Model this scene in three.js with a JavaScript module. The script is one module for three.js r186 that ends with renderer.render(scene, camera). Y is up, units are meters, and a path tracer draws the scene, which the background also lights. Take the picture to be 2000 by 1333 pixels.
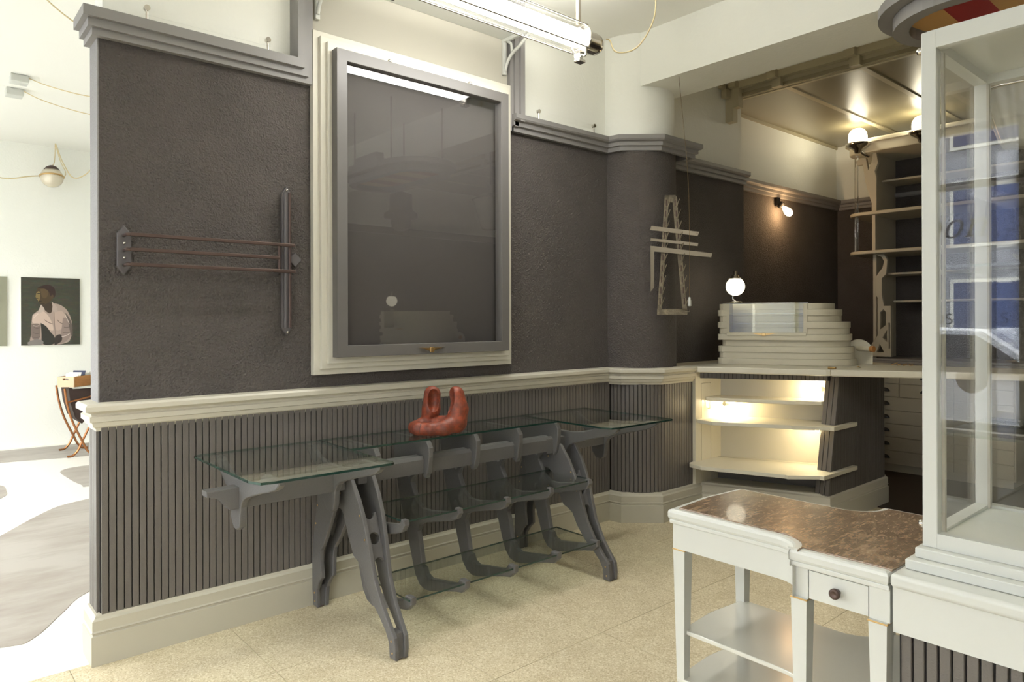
import * as THREE from 'three';
import { RoundedBoxGeometry } from 'three/addons/geometries/RoundedBoxGeometry.js';
import { mergeGeometries, mergeVertices, toCreasedNormals } from 'three/addons/utils/BufferGeometryUtils.js';
import { MarchingCubes } from 'three/addons/objects/MarchingCubes.js';
import { FontLoader } from 'three/addons/loaders/FontLoader.js';
import { TextGeometry } from 'three/addons/geometries/TextGeometry.js';
import { RectAreaLightUniformsLib } from 'three/addons/lights/RectAreaLightUniformsLib.js';

// ---------- camera, sky, exposure ----------
const scene = new THREE.Scene();
const camera = new THREE.PerspectiveCamera(2 * Math.atan(666.5 / 1372) * 180 / Math.PI, 2000 / 1333, 0.05, 200);
camera.position.set(0, 1.38, 0);
camera.rotation.order = 'YXZ';
camera.rotation.y = THREE.MathUtils.degToRad(-41.0);
camera.rotation.z = THREE.MathUtils.degToRad(-0.174);
camera.setViewOffset(2000, 1333, 0, 41.5, 2000, 1333);
const SKY = new THREE.Color().setRGB(0.98, 1.0, 1.0);
scene.background = SKY;
scene.backgroundIntensity = 12;
const renderer = new THREE.WebGLRenderer({ antialias: true });
renderer.toneMapping = THREE.LinearToneMapping;
renderer.toneMappingExposure = 1.08;
renderer.shadowMap.enabled = true;
RectAreaLightUniformsLib.init();

const mirrorZ = -1.34; // the shop is symmetrical about z = -0.67
// ---------- helpers ----------
let seed = 7;
const rnd = () => { seed = (seed * 1664525 + 1013904223) >>> 0; return seed / 4294967296; };
const used = {};
function numbered(n) { if (!(n in used)) { used[n] = 0; return n; } used[n]++; return n + '_' + String(used[n]).padStart(3, '0'); }
function shade(o) { o.traverse(m => { if (m.isMesh) { m.castShadow = true; m.receiveShadow = true; } }); return o; }
function thing(name, label, category, group) {
  const o = new THREE.Group(); o.name = numbered(name); scene.add(o);
  o.userData = { label, category }; if (group) o.userData.group = group; return o;
}
function struct(name, label) { const o = new THREE.Group(); o.name = numbered(name); o.userData = { kind: 'structure', label, category: name.split('_')[0] }; scene.add(o); return o; }
function fix(g) { const a = g.index ? g.toNonIndexed() : g.clone(); for (const k of Object.keys(a.attributes)) if (!['position', 'normal', 'uv'].includes(k)) a.deleteAttribute(k); a.clearGroups && a.clearGroups(); return a; }
function merge(list) { return list.length === 1 ? list[0] : mergeGeometries(list.map(fix), false); }
function metreUV(g0) {
  const g = fix(g0); const p = g.attributes.position, uv = new Float32Array(p.count * 2);
  const a = new THREE.Vector3(), b = new THREE.Vector3(), c = new THREE.Vector3(), n = new THREE.Vector3();
  for (let i = 0; i < p.count; i += 3) {
    a.fromBufferAttribute(p, i); b.fromBufferAttribute(p, i + 1); c.fromBufferAttribute(p, i + 2);
    n.copy(b).sub(a).cross(c.clone().sub(a)); const x = Math.abs(n.x), y = Math.abs(n.y), z = Math.abs(n.z);
    [a, b, c].forEach((v, k) => {
      const q = y >= x && y >= z ? [v.x, v.z] : x >= z ? [v.z, v.y] : [v.x, v.y];
      uv[(i + k) * 2] = q[0]; uv[(i + k) * 2 + 1] = q[1];
    });
  }
  g.setAttribute('uv', new THREE.BufferAttribute(uv, 2)); return g;
}
function part(name, geo, m, parent, label) {
  let g = Array.isArray(geo) ? merge(geo) : geo;
  if (m.map || m.bumpMap) if (!g.userData.keepUV) g = metreUV(g);
  const o = new THREE.Mesh(g, m); o.name = name; parent.add(o); if (label) o.userData.label = label; o.castShadow = o.receiveShadow = true; return o;
}
const box = (w, h, d, x, y, z) => new THREE.BoxGeometry(w, h, d).translate(x, y, z);
const bx = (x0, x1, y0, y1, z0, z1, r = 0) => (r ? new RoundedBoxGeometry(Math.abs(x1 - x0), y1 - y0, Math.abs(z1 - z0), 2, r) : new THREE.BoxGeometry(Math.abs(x1 - x0), y1 - y0, Math.abs(z1 - z0))).translate((x0 + x1) / 2, (y0 + y1) / 2, (z0 + z1) / 2);
const V = (x, y, z) => new THREE.Vector3(x, y, z);
function shp(pts, holes = []) { const s = new THREE.Shape(pts.map(p => new THREE.Vector2(p[0], p[1]))); for (const h of holes) s.holes.push(h instanceof THREE.Path ? h : new THREE.Path(h.map(p => new THREE.Vector2(p[0], p[1])))); return s; }
function ext(s, depth, bevel = 0, seg = 2, curve = 10) {
  return new THREE.ExtrudeGeometry(s, { depth: depth - 2 * bevel, bevelEnabled: bevel > 0, bevelSize: bevel, bevelThickness: bevel, bevelOffset: -bevel, bevelSegments: seg, curveSegments: curve }).translate(0, 0, bevel);
}
// profile given in (Z, Y), thickness along X from x0
const plateX = (pts, x0, t, bevel = 0, holes = []) => ext(shp(pts.map(p => [-p[0], p[1]]), holes.map(h => h.map(p => [-p[0], p[1]]))), t, bevel).rotateY(Math.PI / 2).translate(x0, 0, 0);
// outline given in (X, Z), thickness upward from y0
const slabY = (pts, y0, t, bevel = 0, holes = []) => ext(shp(pts.map(p => [p[0], -p[1]]), holes.map(h => h.map(p => [p[0], -p[1]]))), t, bevel).rotateX(-Math.PI / 2).translate(0, y0, 0);
// outline in (X, Y), thickness along +Z from z0
const plateZ = (pts, z0, t, bevel = 0, holes = []) => ext(shp(pts, holes), t, bevel).translate(0, 0, z0);
function smooth(pts, n = 5, closed = true) { const c = new THREE.CatmullRomCurve3(pts.map(p => V(p[0], p[1], 0)), closed, 'catmullrom', 0.5); return c.getPoints(pts.length * n).slice(0, closed ? -1 : undefined).map(p => [p.x, p.y]); }
const cyl = (r0, r1, h, x, y, z, n = 20) => new THREE.CylinderGeometry(r0, r1, h, n).translate(x, y, z);
function rod(a, b, r, n = 10, r2 = r) { const d = b.clone().sub(a), g = new THREE.CylinderGeometry(r2, r, d.length(), n); g.applyQuaternion(new THREE.Quaternion().setFromUnitVectors(V(0, 1, 0), d.clone().normalize())); return g.translate((a.x + b.x) / 2, (a.y + b.y) / 2, (a.z + b.z) / 2); }
function tube(pts, r, seg = 40, n = 8) { return new THREE.TubeGeometry(new THREE.CatmullRomCurve3(pts.map(p => V(...p))), seg, r, n, false); }
const lathe = (pts, n = 32) => new THREE.LatheGeometry(pts.map(p => new THREE.Vector2(p[0], p[1])), n);
// closed profile [(out, y)] along a path [(x, z)], mitred; outward side is to the left seen from above (+z for a path that runs +x)
function sweep(profile, path) {
  const n = path.length, nor = [];
  for (let i = 0; i + 1 < n; i++) { const dx = path[i + 1][0] - path[i][0], dz = path[i + 1][1] - path[i][1], l = Math.hypot(dx, dz); nor.push([-dz / l, dx / l]); }
  const off = path.map((p, i) => {
    const a = nor[Math.max(0, i - 1)], b = nor[Math.min(n - 2, i)]; const mx = a[0] + b[0], mz = a[1] + b[1], k = 2 / (mx * mx + mz * mz);
    return [mx * k, mz * k];
  });
  const pos = [], at = (i, q) => [path[i][0] + off[i][0] * q[0], q[1], path[i][1] + off[i][1] * q[0]];
  for (let i = 0; i + 1 < n; i++) for (let k = 0; k < profile.length; k++) {
    const q = profile[k], r = profile[(k + 1) % profile.length]; const A = at(i, q), B = at(i + 1, q), C = at(i + 1, r), D = at(i, r);
    pos.push(...A, ...B, ...C, ...A, ...C, ...D);
  }
  const tri = THREE.ShapeUtils.triangulateShape(profile.map(q => new THREE.Vector2(q[0], q[1])), []);
  for (const t of tri) { for (const k of t) pos.push(...at(0, profile[k])); for (const k of [...t].reverse()) pos.push(...at(n - 1, profile[k])); }
  const g = new THREE.BufferGeometry(); g.setAttribute('position', new THREE.Float32BufferAttribute(pos, 3)); g.computeVertexNormals();
  g.setAttribute('uv', new THREE.Float32BufferAttribute(new Float32Array(pos.length / 3 * 2), 2)); return g;
}

// ---------- textures ----------
function noiseField(n, base, oct, sd, gain = 0.5, sx = 1, sy = 1) {
  const out = new Float32Array(n * n); let amp = 1, tot = 0;
  for (let o = 0; o < oct; o++) {
    const cx = Math.max(1, Math.round(base * sx * 2 ** o)), cy = Math.max(1, Math.round(base * sy * 2 ** o));
    const h = (x, y) => { let k = ((x % cx + cx) % cx) * 374761393 + ((y % cy + cy) % cy) * 668265263 + (sd + o * 31) * 2246822519; k = Math.imul(k ^ (k >>> 13), 1274126177); k ^= k >>> 16; return (k >>> 0) / 4294967296; };
    const f = t => t * t * (3 - 2 * t);
    for (let j = 0; j < n; j++) { const y = j / n * cy, y0 = Math.floor(y), v = f(y - y0);
      for (let i = 0; i < n; i++) { const x = i / n * cx, x0 = Math.floor(x), u = f(x - x0);
        out[j * n + i] += amp * ((h(x0, y0) * (1 - u) + h(x0 + 1, y0) * u) * (1 - v) + (h(x0, y0 + 1) * (1 - u) + h(x0 + 1, y0 + 1) * u) * v); } }
    tot += amp; amp *= gain;
  }
  for (let i = 0; i < out.length; i++) out[i] /= tot; return out;
}
function tex(n, fn, srgb, rep) {
  const d = new Uint8Array(n * n * 4);
  for (let i = 0; i < n * n; i++) { const c = fn(i, i % n, Math.floor(i / n)); const v = Array.isArray(c) ? c : [c, c, c]; for (let k = 0; k < 3; k++) d[i * 4 + k] = Math.max(0, Math.min(255, v[k])); d[i * 4 + 3] = 255; }
  const t = new THREE.DataTexture(d, n, n); t.wrapS = t.wrapT = THREE.RepeatWrapping; t.magFilter = THREE.LinearFilter; t.minFilter = THREE.LinearMipmapLinearFilter; t.generateMipmaps = true;
  if (srgb) t.colorSpace = THREE.SRGBColorSpace; t.repeat.set(rep, rep); t.needsUpdate = true; return t;
}
const hexc = h => [(h >> 16) & 255, (h >> 8) & 255, h & 255];
const mixc = (a, b, t) => a.map((v, k) => v + (b[k] - v) * t);
const N1 = noiseField(512, 8, 5, 1), N2 = noiseField(512, 64, 2, 5, 0.5), N3 = noiseField(512, 128, 2, 9, 0.6), N4 = noiseField(512, 6, 6, 14, 0.62, 1, 3), N5 = noiseField(512, 24, 4, 22, 0.75, 0.6, 2.4);
const stuccoBump = tex(512, i => 255 * Math.min(1, Math.max(0, (N2[i] - 0.25) * 1.6 + (N3[i] - 0.5) * 0.4)), false, 2.6);
const fineBump = tex(512, i => 255 * N3[i], false, 3);
const plasterBump = tex(512, i => 255 * (0.6 * N1[i] + 0.4 * N2[i]), false, 1.2);
const darkWallMap = tex(512, i => mixc(hexc(0x4e4946), hexc(0x59534f), N1[i]), true, 0.7);
const floorMap = tex(512, i => { const g = N3[i], c = mixc(hexc(0xbfb192), hexc(0xd3c7a8), N1[i]); return g > 0.68 ? mixc(c, hexc(0x9a8b6c), 0.5) : g < 0.34 ? mixc(c, hexc(0xece6d4), 0.5) : c; }, true, 1.6);
const marbleMap = tex(512, i => { const t = Math.min(1, Math.max(0, (N5[i] - 0.3) * 2.4)); let c = mixc(hexc(0x624c3a), hexc(0x9a8168), t); const cl = Math.min(1, Math.max(0, (N1[i] - 0.56) * 6)); c = mixc(c, hexc(0xa58c72), cl * 0.55); if (N3[i] > 0.72) c = mixc(c, hexc(0xc4b199), 0.45); return c; }, true, 1.9);
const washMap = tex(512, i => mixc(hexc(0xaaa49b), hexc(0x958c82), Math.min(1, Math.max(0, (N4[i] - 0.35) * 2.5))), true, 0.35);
const woodMap = tex(512, i => mixc(hexc(0xa36b35), hexc(0xc98f52), N4[i]), true, 1.5);
const orangeMap = tex(512, i => { const t = N1[i], k = N2[i]; let c = mixc(hexc(0x6a3020), hexc(0x9a4425), Math.min(1, Math.max(0, (t - 0.3) * 2.2))); if (k > 0.64) c = mixc(c, hexc(0x6e4638), 0.55); return c; }, true, 6);
const rawMetalMap = tex(512, i => mixc(hexc(0x6f6656), hexc(0x928872), Math.min(1, Math.max(0, (N1[i] - 0.3) * 2 + (N2[i] - 0.5)))), true, 4);

// ---------- materials ----------
const M = {};
const std = (o) => new THREE.MeshStandardMaterial(o);
M.dark = std({ map: darkWallMap, bumpMap: stuccoBump, bumpScale: 0.0038, roughness: 0.95 });
M.endcap = std({ color: 0x8f8d8c, bumpMap: stuccoBump, bumpScale: 0.0022, roughness: 0.8 });
M.plaster = std({ color: 0xededE4, bumpMap: plasterBump, bumpScale: 0.002, roughness: 0.9 });
M.ceiling = std({ color: 0xeeede5, roughness: 0.95 });
M.warmgray = std({ color: 0xb3afa1, roughness: 0.7 });
M.slat = std({ color: 0x635e59, bumpMap: fineBump, bumpScale: 0.0005, roughness: 0.42 });
M.slatBack = std({ color: 0x24201e, roughness: 0.8 });
M.cream = std({ color: 0xc4bfaf, roughness: 0.5 });
M.baseCream = std({ color: 0xb2ad9c, roughness: 0.5 });
M.surround = std({ color: 0xcbc7b9, roughness: 0.5 });
M.cornice = std({ color: 0x858280, roughness: 0.5 });
M.grayPaint = std({ color: 0x605e5d, bumpMap: fineBump, bumpScale: 0.0006, roughness: 0.42 });
M.frameGray = std({ color: 0x65625f, roughness: 0.4 });
M.white = std({ color: 0xc6c7c0, roughness: 0.35 });
M.whiteGloss = new THREE.MeshPhysicalMaterial({ color: 0xc9c8be, roughness: 0.25, clearcoat: 0.35, clearcoatRoughness: 0.15 });
M.counter = std({ color: 0xd2ccb9, roughness: 0.35 });
M.register = std({ color: 0xcdc6b0, bumpMap: fineBump, bumpScale: 0.0004, roughness: 0.45 });
M.shelfPaint = std({ color: 0xb9b2a0, roughness: 0.5 });
M.canopy = new THREE.MeshPhysicalMaterial({ color: 0x8d8468, roughness: 0.28, clearcoat: 0.5, clearcoatRoughness: 0.2 });
M.canopyTrim = std({ color: 0xb5ac90, roughness: 0.45 });
M.floor = std({ map: floorMap, bumpMap: fineBump, bumpScale: 0.0004, roughness: 0.5 });
M.grout = std({ color: 0xa2967c, roughness: 0.9 });
M.whiteFloor = std({ color: 0xe4e1d8, roughness: 0.45 });
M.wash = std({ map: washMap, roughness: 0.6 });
M.darkWood = std({ color: 0x2a1c15, roughness: 0.45 });
M.marble = new THREE.MeshPhysicalMaterial({ map: marbleMap, roughness: 0.25, clearcoat: 0.7, clearcoatRoughness: 0.05 });
M.chrome = std({ color: 0xcfcac2, metalness: 1, roughness: 0.14 });
M.brass = std({ color: 0xc8a874, metalness: 1, roughness: 0.3 });
M.steel = std({ color: 0x8a8172, metalness: 0.9, roughness: 0.35 });
M.rawMetal = std({ map: rawMetalMap, metalness: 0.3, roughness: 0.6 });
M.bronze = std({ color: 0x55453f, metalness: 0.55, roughness: 0.4 });
M.rackGray = std({ color: 0x5c5858, roughness: 0.4 });
M.black = std({ color: 0x151313, roughness: 0.4 });
M.blackGloss = new THREE.MeshPhysicalMaterial({ color: 0x3a3636, roughness: 0.35, clearcoat: 1, clearcoatRoughness: 0.01, ior: 1.6 });
M.pane = new THREE.MeshPhysicalMaterial({ color: 0xffffff, transmission: 1, thickness: 0, roughness: 0.0, ior: 1.5 });
M.greenGlass = new THREE.MeshPhysicalMaterial({ color: 0xf8fbf9, transmission: 1, thickness: 0, roughness: 0.0, ior: 1.52 });
M.glassEdge = new THREE.MeshPhysicalMaterial({ color: 0x1d3a32, roughness: 0.12, clearcoat: 0.5 });
M.rodGlass = new THREE.MeshPhysicalMaterial({ color: 0xffffff, transmission: 1, thickness: 0.03, roughness: 0.0, ior: 1.5 });
M.clear = new THREE.MeshPhysicalMaterial({ color: 0xffffff, transmission: 1, thickness: 0, roughness: 0.02, ior: 1.49 });
M.orange = std({ map: orangeMap, bumpMap: plasterBump, bumpScale: 0.001, roughness: 0.5 });
M.wood = std({ map: woodMap, roughness: 0.55 });
M.palewood = std({ color: 0xd2b493, roughness: 0.6 });
M.copper = std({ color: 0xa8734d, metalness: 1, roughness: 0.3 });
M.cord = std({ color: 0xd8c79c, roughness: 0.7 });
M.red = std({ color: 0x8c1d20, roughness: 0.5 });
M.tan = std({ color: 0xb98f56, roughness: 0.5 });
M.navy = std({ color: 0x2d3350, roughness: 0.6 });
M.paper = std({ color: 0xe7e4da, roughness: 0.8 });
const glow = (c, k) => std({ color: 0xfff6e6, emissive: new THREE.Color().setRGB(...c), emissiveIntensity: k, roughness: 0.4 });
M.tubeGlow = glow([1, 0.99, 0.95], 13);
M.bulbGlow = glow([1, 0.78, 0.5], 6);
M.globeGlow = glow([1, 0.93, 0.72], 1.6);
M.jarGlow = glow([1, 0.93, 0.75], 2.2);
function point(x, y, z, c, k, r = 1) { const l = new THREE.PointLight(new THREE.Color().setRGB(...c), k); l.position.set(x, y, z); l.castShadow = true; l.shadow.radius = r; scene.add(l); return l; }

// ================= SETTING =================
const CEIL = 3.33;
// floors
{
  const f = struct('floor', 'beige terrazzo tile floor of the shop');
  part('floor_bed', bx(-1.95, 5.4, -0.06, -0.004, -3.39, 2.0), M.grout, f);
  const TX = 0.61, TZ = 0.61, gap = 0.0012, tile = new Map();
  for (let i = -6; i < 8; i++) for (let j = -2; j < 9; j++) {
    let x0 = 1.108 + i * TX, x1 = x0 + TX, z0 = -2.69 - TZ + j * TZ - 0.0, z1 = z0 + TZ;
    x0 = Math.max(x0, -1.7); x1 = Math.min(x1, 5.38); z0 = Math.max(z0, -3.245); z1 = Math.min(z1, 1.9);
    if (x1 - x0 < 0.05 || z1 - z0 < 0.05) continue;
    part('tile', bx(x0 + gap, x1 - gap, -0.03, 0, z0 + gap, z1 - gap), M.floor, f);
  }
  const f2 = struct('floor_gallery', 'white painted floor of the adjoining bright room');
  part('screed', bx(-1.95, 4.2, -0.06, 0, -9.6, -3.246), M.whiteFloor, f2);
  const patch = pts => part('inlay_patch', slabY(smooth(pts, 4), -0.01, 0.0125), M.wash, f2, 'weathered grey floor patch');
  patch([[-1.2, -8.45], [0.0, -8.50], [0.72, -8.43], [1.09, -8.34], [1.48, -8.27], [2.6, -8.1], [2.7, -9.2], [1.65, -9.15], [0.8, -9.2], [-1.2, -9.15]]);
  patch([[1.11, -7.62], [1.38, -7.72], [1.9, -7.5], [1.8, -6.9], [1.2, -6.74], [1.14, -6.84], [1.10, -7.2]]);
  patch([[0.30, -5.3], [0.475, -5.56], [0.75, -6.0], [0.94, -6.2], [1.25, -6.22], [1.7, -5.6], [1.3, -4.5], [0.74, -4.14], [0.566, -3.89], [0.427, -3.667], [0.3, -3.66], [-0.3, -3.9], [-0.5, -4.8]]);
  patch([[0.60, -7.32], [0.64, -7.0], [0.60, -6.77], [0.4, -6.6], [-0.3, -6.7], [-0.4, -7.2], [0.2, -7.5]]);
  const f3 = struct('floor_alcove', 'dark brown boarded floor behind the counter');
  part('boards', bx(5.4, 7.7, -0.06, 0.002, -3.5, 2.1), M.darkWood, f3);
}
// ceiling
{
  const c = struct('ceiling', 'white plaster ceiling');
  part('slab', bx(-1.95, 7.8, CEIL, CEIL + 0.2, -9.6, 2.2), M.ceiling, c);
  const b = struct('trim_1', 'white plastered beam over the counter');
  part('beam', bx(3.8, 4.2, 2.968, CEIL, -3.245, 1.9), M.plaster, b);
}
const RAIL = [[0, 0.935], [0.016, 0.935], [0.02, 0.948], [0.03, 0.955], [0.034, 0.972], [0.044, 0.976], [0.044, 0.996], [0.036, 1.0], [0.038, 1.008], [0.05, 1.014], [0.062, 1.02], [0.062, 1.038], [0.054, 1.047], [0, 1.05]];
const BASE = [[0, 0], [0.04, 0], [0.04, 0.118], [0.034, 0.121], [0.034, 0.128], [0.04, 0.132], [0.036, 0.138], [0.036, 0.178], [0.026, 0.186], [0.022, 0.196], [0, 0.2]];
const CORN = [[0, 2.528], [0.03, 2.528], [0.03, 2.556], [0.046, 2.56], [0.046, 2.585], [0.064, 2.592], [0.07, 2.602], [0.07, 2.628], [0, 2.63]];
const PIER = [[3.70, -3.245], [3.715, -3.13], [3.905, -2.958]];
const CX = 3.988, CZ = -3.235, CR = 0.288;
// the long dark wall
{
  const w = struct('wall_back', 'dark charcoal textured wall above grey beadboard wainscot');
  part('core', bx(0.607, 3.75, 0, 2.6, -3.388, -3.26), M.dark, w);
  part('dark_panel', bx(0.605, 3.75, 1.03, 2.56, -3.26, -3.245), M.dark, w);
  part('end_cap', bx(0.600, 0.607, 1.03, 2.56, -3.388, -3.2452), M.endcap, w);
  part('upper_plaster', bx(0.625, 3.75, 2.56, CEIL, -3.388, -3.272), M.plaster, w);
  part('pilaster_panel', bx(1.50, 2.80, 2.79, CEIL, -3.272, -3.245), M.warmgray, w);
  part('slat_backing', bx(0.603, 3.70, 0.15, 0.96, -3.26, -3.2365), M.slatBack, w);
  const P = 0.0281, sg = metreUV(new RoundedBoxGeometry(P - 0.0042, 0.78, 0.013, 1, 0.0012)); sg.userData.keepUV = true;
  for (let x = 0.605 + P / 2; x < 3.695; x += P) { const s = part('slat', sg, M.slat, w); s.position.set(x, 0.565, -3.2295); }
  // end-cap slats
  for (let k = 0; k < 5; k++) { const s = part('slat', sg, M.slat, w); s.rotation.y = Math.PI / 2; s.position.set(0.5995, 0.565, -3.248 - (k + 0.5) * P); }
}
{
  const t = struct('trim_2', 'cream moulded chair rail along wall and pier');
  part('rail', sweep(RAIL, [[0.607, -3.388], [0.607, -3.245], ...PIER, [4.27, -2.958]]), M.cream, t);
  const b = struct('baseboard_back', 'cream grooved baseboard along wall and pier');
  part('board', sweep(BASE, [[0.607, -3.388], [0.607, -3.245], ...PIER, [4.40, -2.958]]), M.baseCream, b);
  const c = struct('trim_3', 'grey stepped cornice that turns up beside the display frame');
  const steps = [[0.03, 2.528, 2.556, 1.487, 1.515, 2.786, 2.812], [0.046, 2.556, 2.588, 1.458, 1.487, 2.812, 2.842], [0.066, 2.588, 2.63, 1.424, 1.458, 2.842, 2.876]];
  for (const [o, y0, y1, xa, xb, xc, xd] of steps) {
    part('cornice_step', merge([plateZ([[0.607 - o, y0], [xb, y0], [xb, CEIL], [xa, CEIL], [xa, y1], [0.607 - o, y1]], -3.388, 0.143 + o)]), M.cornice, c);
    part('upright_step', merge([bx(xc, xd, y0 + 0.0, CEIL, -3.272, -3.245 + o)]), M.cornice, c);
  }
  part('cornice_run', sweep(CORN, [[2.80, -3.245], ...PIER, [4.255, -2.958], [4.255, -3.25]]), M.cornice, c);
}
// pier with round column
{
  const w = struct('wall_pier', 'rounded grey beadboard pier under a dark round column');
  part('column', new THREE.CylinderGeometry(CR, CR, 1.52, 56).translate(CX, 1.79, CZ), M.dark, w);
  part('column_plaster', new THREE.CylinderGeometry(CR - 0.01, CR - 0.01, 0.74, 56).translate(CX, 2.97, CZ), M.plaster, w);
  part('pier_top', slabY([[3.70, -3.3], [3.715, -3.13], [3.905, -2.958], [4.3, -2.958], [4.3, -3.3]], 1.0, 0.045), M.cream, w);
  part('cornice_top', slabY([[3.70, -3.3], [3.715, -3.13], [3.905, -2.958], [4.255, -2.958], [4.255, -3.3]], 2.58, 0.045), M.cornice, w);
  const r = 0.272;
  part('slat_backing', merge([new THREE.CylinderGeometry(r - 0.01, r - 0.01, 0.82, 40).translate(CX, 0.555, CZ), bx(CX, 4.30, 0.1, 0.96, -3.2, CZ + r - 0.01)]), M.slatBack, w);
  const P = 0.0281, sg = metreUV(new RoundedBoxGeometry(P - 0.0042, 0.79, 0.013, 1, 0.0012)); sg.userData.keepUV = true;
  const arc = Math.PI / 2 * r;
  for (let s = P / 2 + 0.004; s < arc + 0.31; s += P) {
    const m = part('slat', sg, M.slat, w);
    if (s < arc) { const a = Math.PI - s / r; m.position.set(CX + r * Math.cos(a), 0.565, CZ + r * Math.sin(a)); m.rotation.y = Math.PI / 2 - a; }
    else m.position.set(CX + (s - arc), 0.565, CZ + r);
  }
}
// alcove walls
{
  const w = struct('wall_alcove', 'dark alcove wall with white plaster above the cornice');
  part('panel', bx(4.0, 5.45, 0, 2.54, -3.5, -3.24), M.dark, w);
  part('panel_recessed', bx(5.45, 7.75, 0, 2.54, -3.6, -3.38), M.dark, w);
  part('plaster', bx(4.0, 5.45, 2.54, CEIL, -3.5, -3.262), M.plaster, w);
  part('plaster_recessed', bx(5.45, 7.75, 2.54, CEIL, -3.6, -3.40), M.plaster, w);
  const c = struct('trim_4', 'dark grey stepped cornice round the alcove');
  part('cornice_run', sweep(CORN, [[4.25, -3.24], [5.45, -3.24]]), M.cornice, c);
  part('cornice_run', sweep(CORN, [[5.45, -3.38], [7.55, -3.38], [7.55, 1.5]].map(p => p)), M.cornice, c);
  const r = struct('wall_right', 'dark wall behind the shelving');
  part('panel', bx(7.55, 7.75, 0, 2.54, -3.6, 2.1), M.dark, r);
  part('plaster', bx(7.57, 7.75, 2.54, CEIL, -3.6, 2.1), M.plaster, r);
  // wall opposite, seen only as a reflection
  const o = struct('wall_opposite', 'dark wall across the shop with white plaster above');
  part('panel', bx(-1.9, 7.75, 0, 2.54, 1.9, 2.1), M.dark, o);
  part('plaster', bx(-1.9, 7.75, 2.54, CEIL, 1.91, 2.1), M.plaster, o);
  part('cornice', bx(-1.7, 7.55, 2.53, 2.62, 1.84, 1.9), M.cornice, o);
  part('chair_rail', bx(-1.7, 7.55, 0.94, 1.05, 1.85, 1.9), M.cream, o);
  // gallery shell
  const g = struct('wall_gallery', 'white wall of the adjoining bright room');
  part('far_wall', bx(-1.95, 4.2, 0, CEIL, -9.6, -9.3), M.plaster, g);
  part('side_wall', bx(4.0, 4.2, 0, CEIL, -9.6, -3.5), M.plaster, g);
  part('back_face', bx(0.64, 4.1, 0, CEIL, -3.5, -3.39), M.plaster, g);
}
// shop front with windows
{
  const w = struct('wall_front', 'shop front wall with large windows');
  const X0 = -1.95, X1 = -1.7, op = [[-9.2, -3.65, 0.1, 3.2], [-2.7, 1.5, 0.6, 2.75]];
  part('head', bx(X0, X1, 3.2, CEIL, -9.6, 2.1), M.plaster, w);
  part('head_lower', bx(X0, X1, 2.75, 3.2, -3.65, 2.1), M.plaster, w);
  part('sill', bx(X0, X1, 0, 0.1, -9.6, -3.65), M.plaster, w);
  part('sill_lower', bx(X0, X1, 0, 0.6, -3.65, 2.1), M.plaster, w);
  part('jamb', bx(X0, X1, 0.1, 3.2, -9.6, -9.2), M.plaster, w);
  part('jamb', bx(X0, X1, 0.25, 3.2, -3.65, -2.7), M.plaster, w);
  part('jamb', bx(X0, X1, 0.25, 3.15, 1.5, 2.1), M.plaster, w);
  op.forEach(([z0, z1, y0, y1], i) => {
    const n = struct('window_' + (i + 1), i ? 'wide shop window of the dark room' : 'wide shop window of the bright room');
    const bars = [bx(-1.86, -1.8, y0, y0 + 0.05, z0, z1), bx(-1.86, -1.8, y1 - 0.05, y1, z0, z1), bx(-1.86, -1.8, 2.3, 2.35, z0, z1)];
    const k = i ? 3 : 4; for (let j = 0; j <= k; j++) { const z = z0 + (z1 - z0) * j / k; bars.push(bx(-1.86, -1.8, y0, y1, Math.max(z0, z - 0.03), Math.min(z1, z + 0.03))); }
    part('window_frame', bars, M.white, n);
    for (let j = 0; j < k; j++) part('pane', bx(-1.835, -1.83, y0, y1, z0 + (z1 - z0) * j / k, z0 + (z1 - z0) * (j + 1) / k), M.pane, n);
  });
}
{
  const win = scene.children.find(o => o.name === 'window_2');
  const serif = await new FontLoader().loadAsync('fonts/droid/droid_serif_regular.typeface.json'), sans = await new FontLoader().loadAsync('fonts/droid/droid_sans_regular.typeface.json');
  const write = (str, font, size, y, z, slant) => { const g = new TextGeometry(str, { font, size, depth: 0.001, curveSegments: 5 }); if (slant) { const p = g.attributes.position; for (let i = 0; i < p.count; i++) p.setX(i, p.getX(i) + slant * p.getY(i)); } part('window_lettering', g.rotateY(-Math.PI / 2).translate(-1.838, y, z), M.rackGray, win, 'dark lettering on the shop window'); };
  write('oon', serif, 0.17, 1.96, -1.95, 0.3); write('DS', sans, 0.075, 1.34, -1.86, 0); write('S', sans, 0.075, 1.345, -1.45, 0);
  part('round_sticker', new THREE.CylinderGeometry(0.1, 0.1, 0.002, 36).rotateZ(Math.PI / 2).translate(-1.839, 0.95, -1.62), std({ color: 0x6a5a48, roughness: 0.7 }), win, 'round brown sticker');
}
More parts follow.
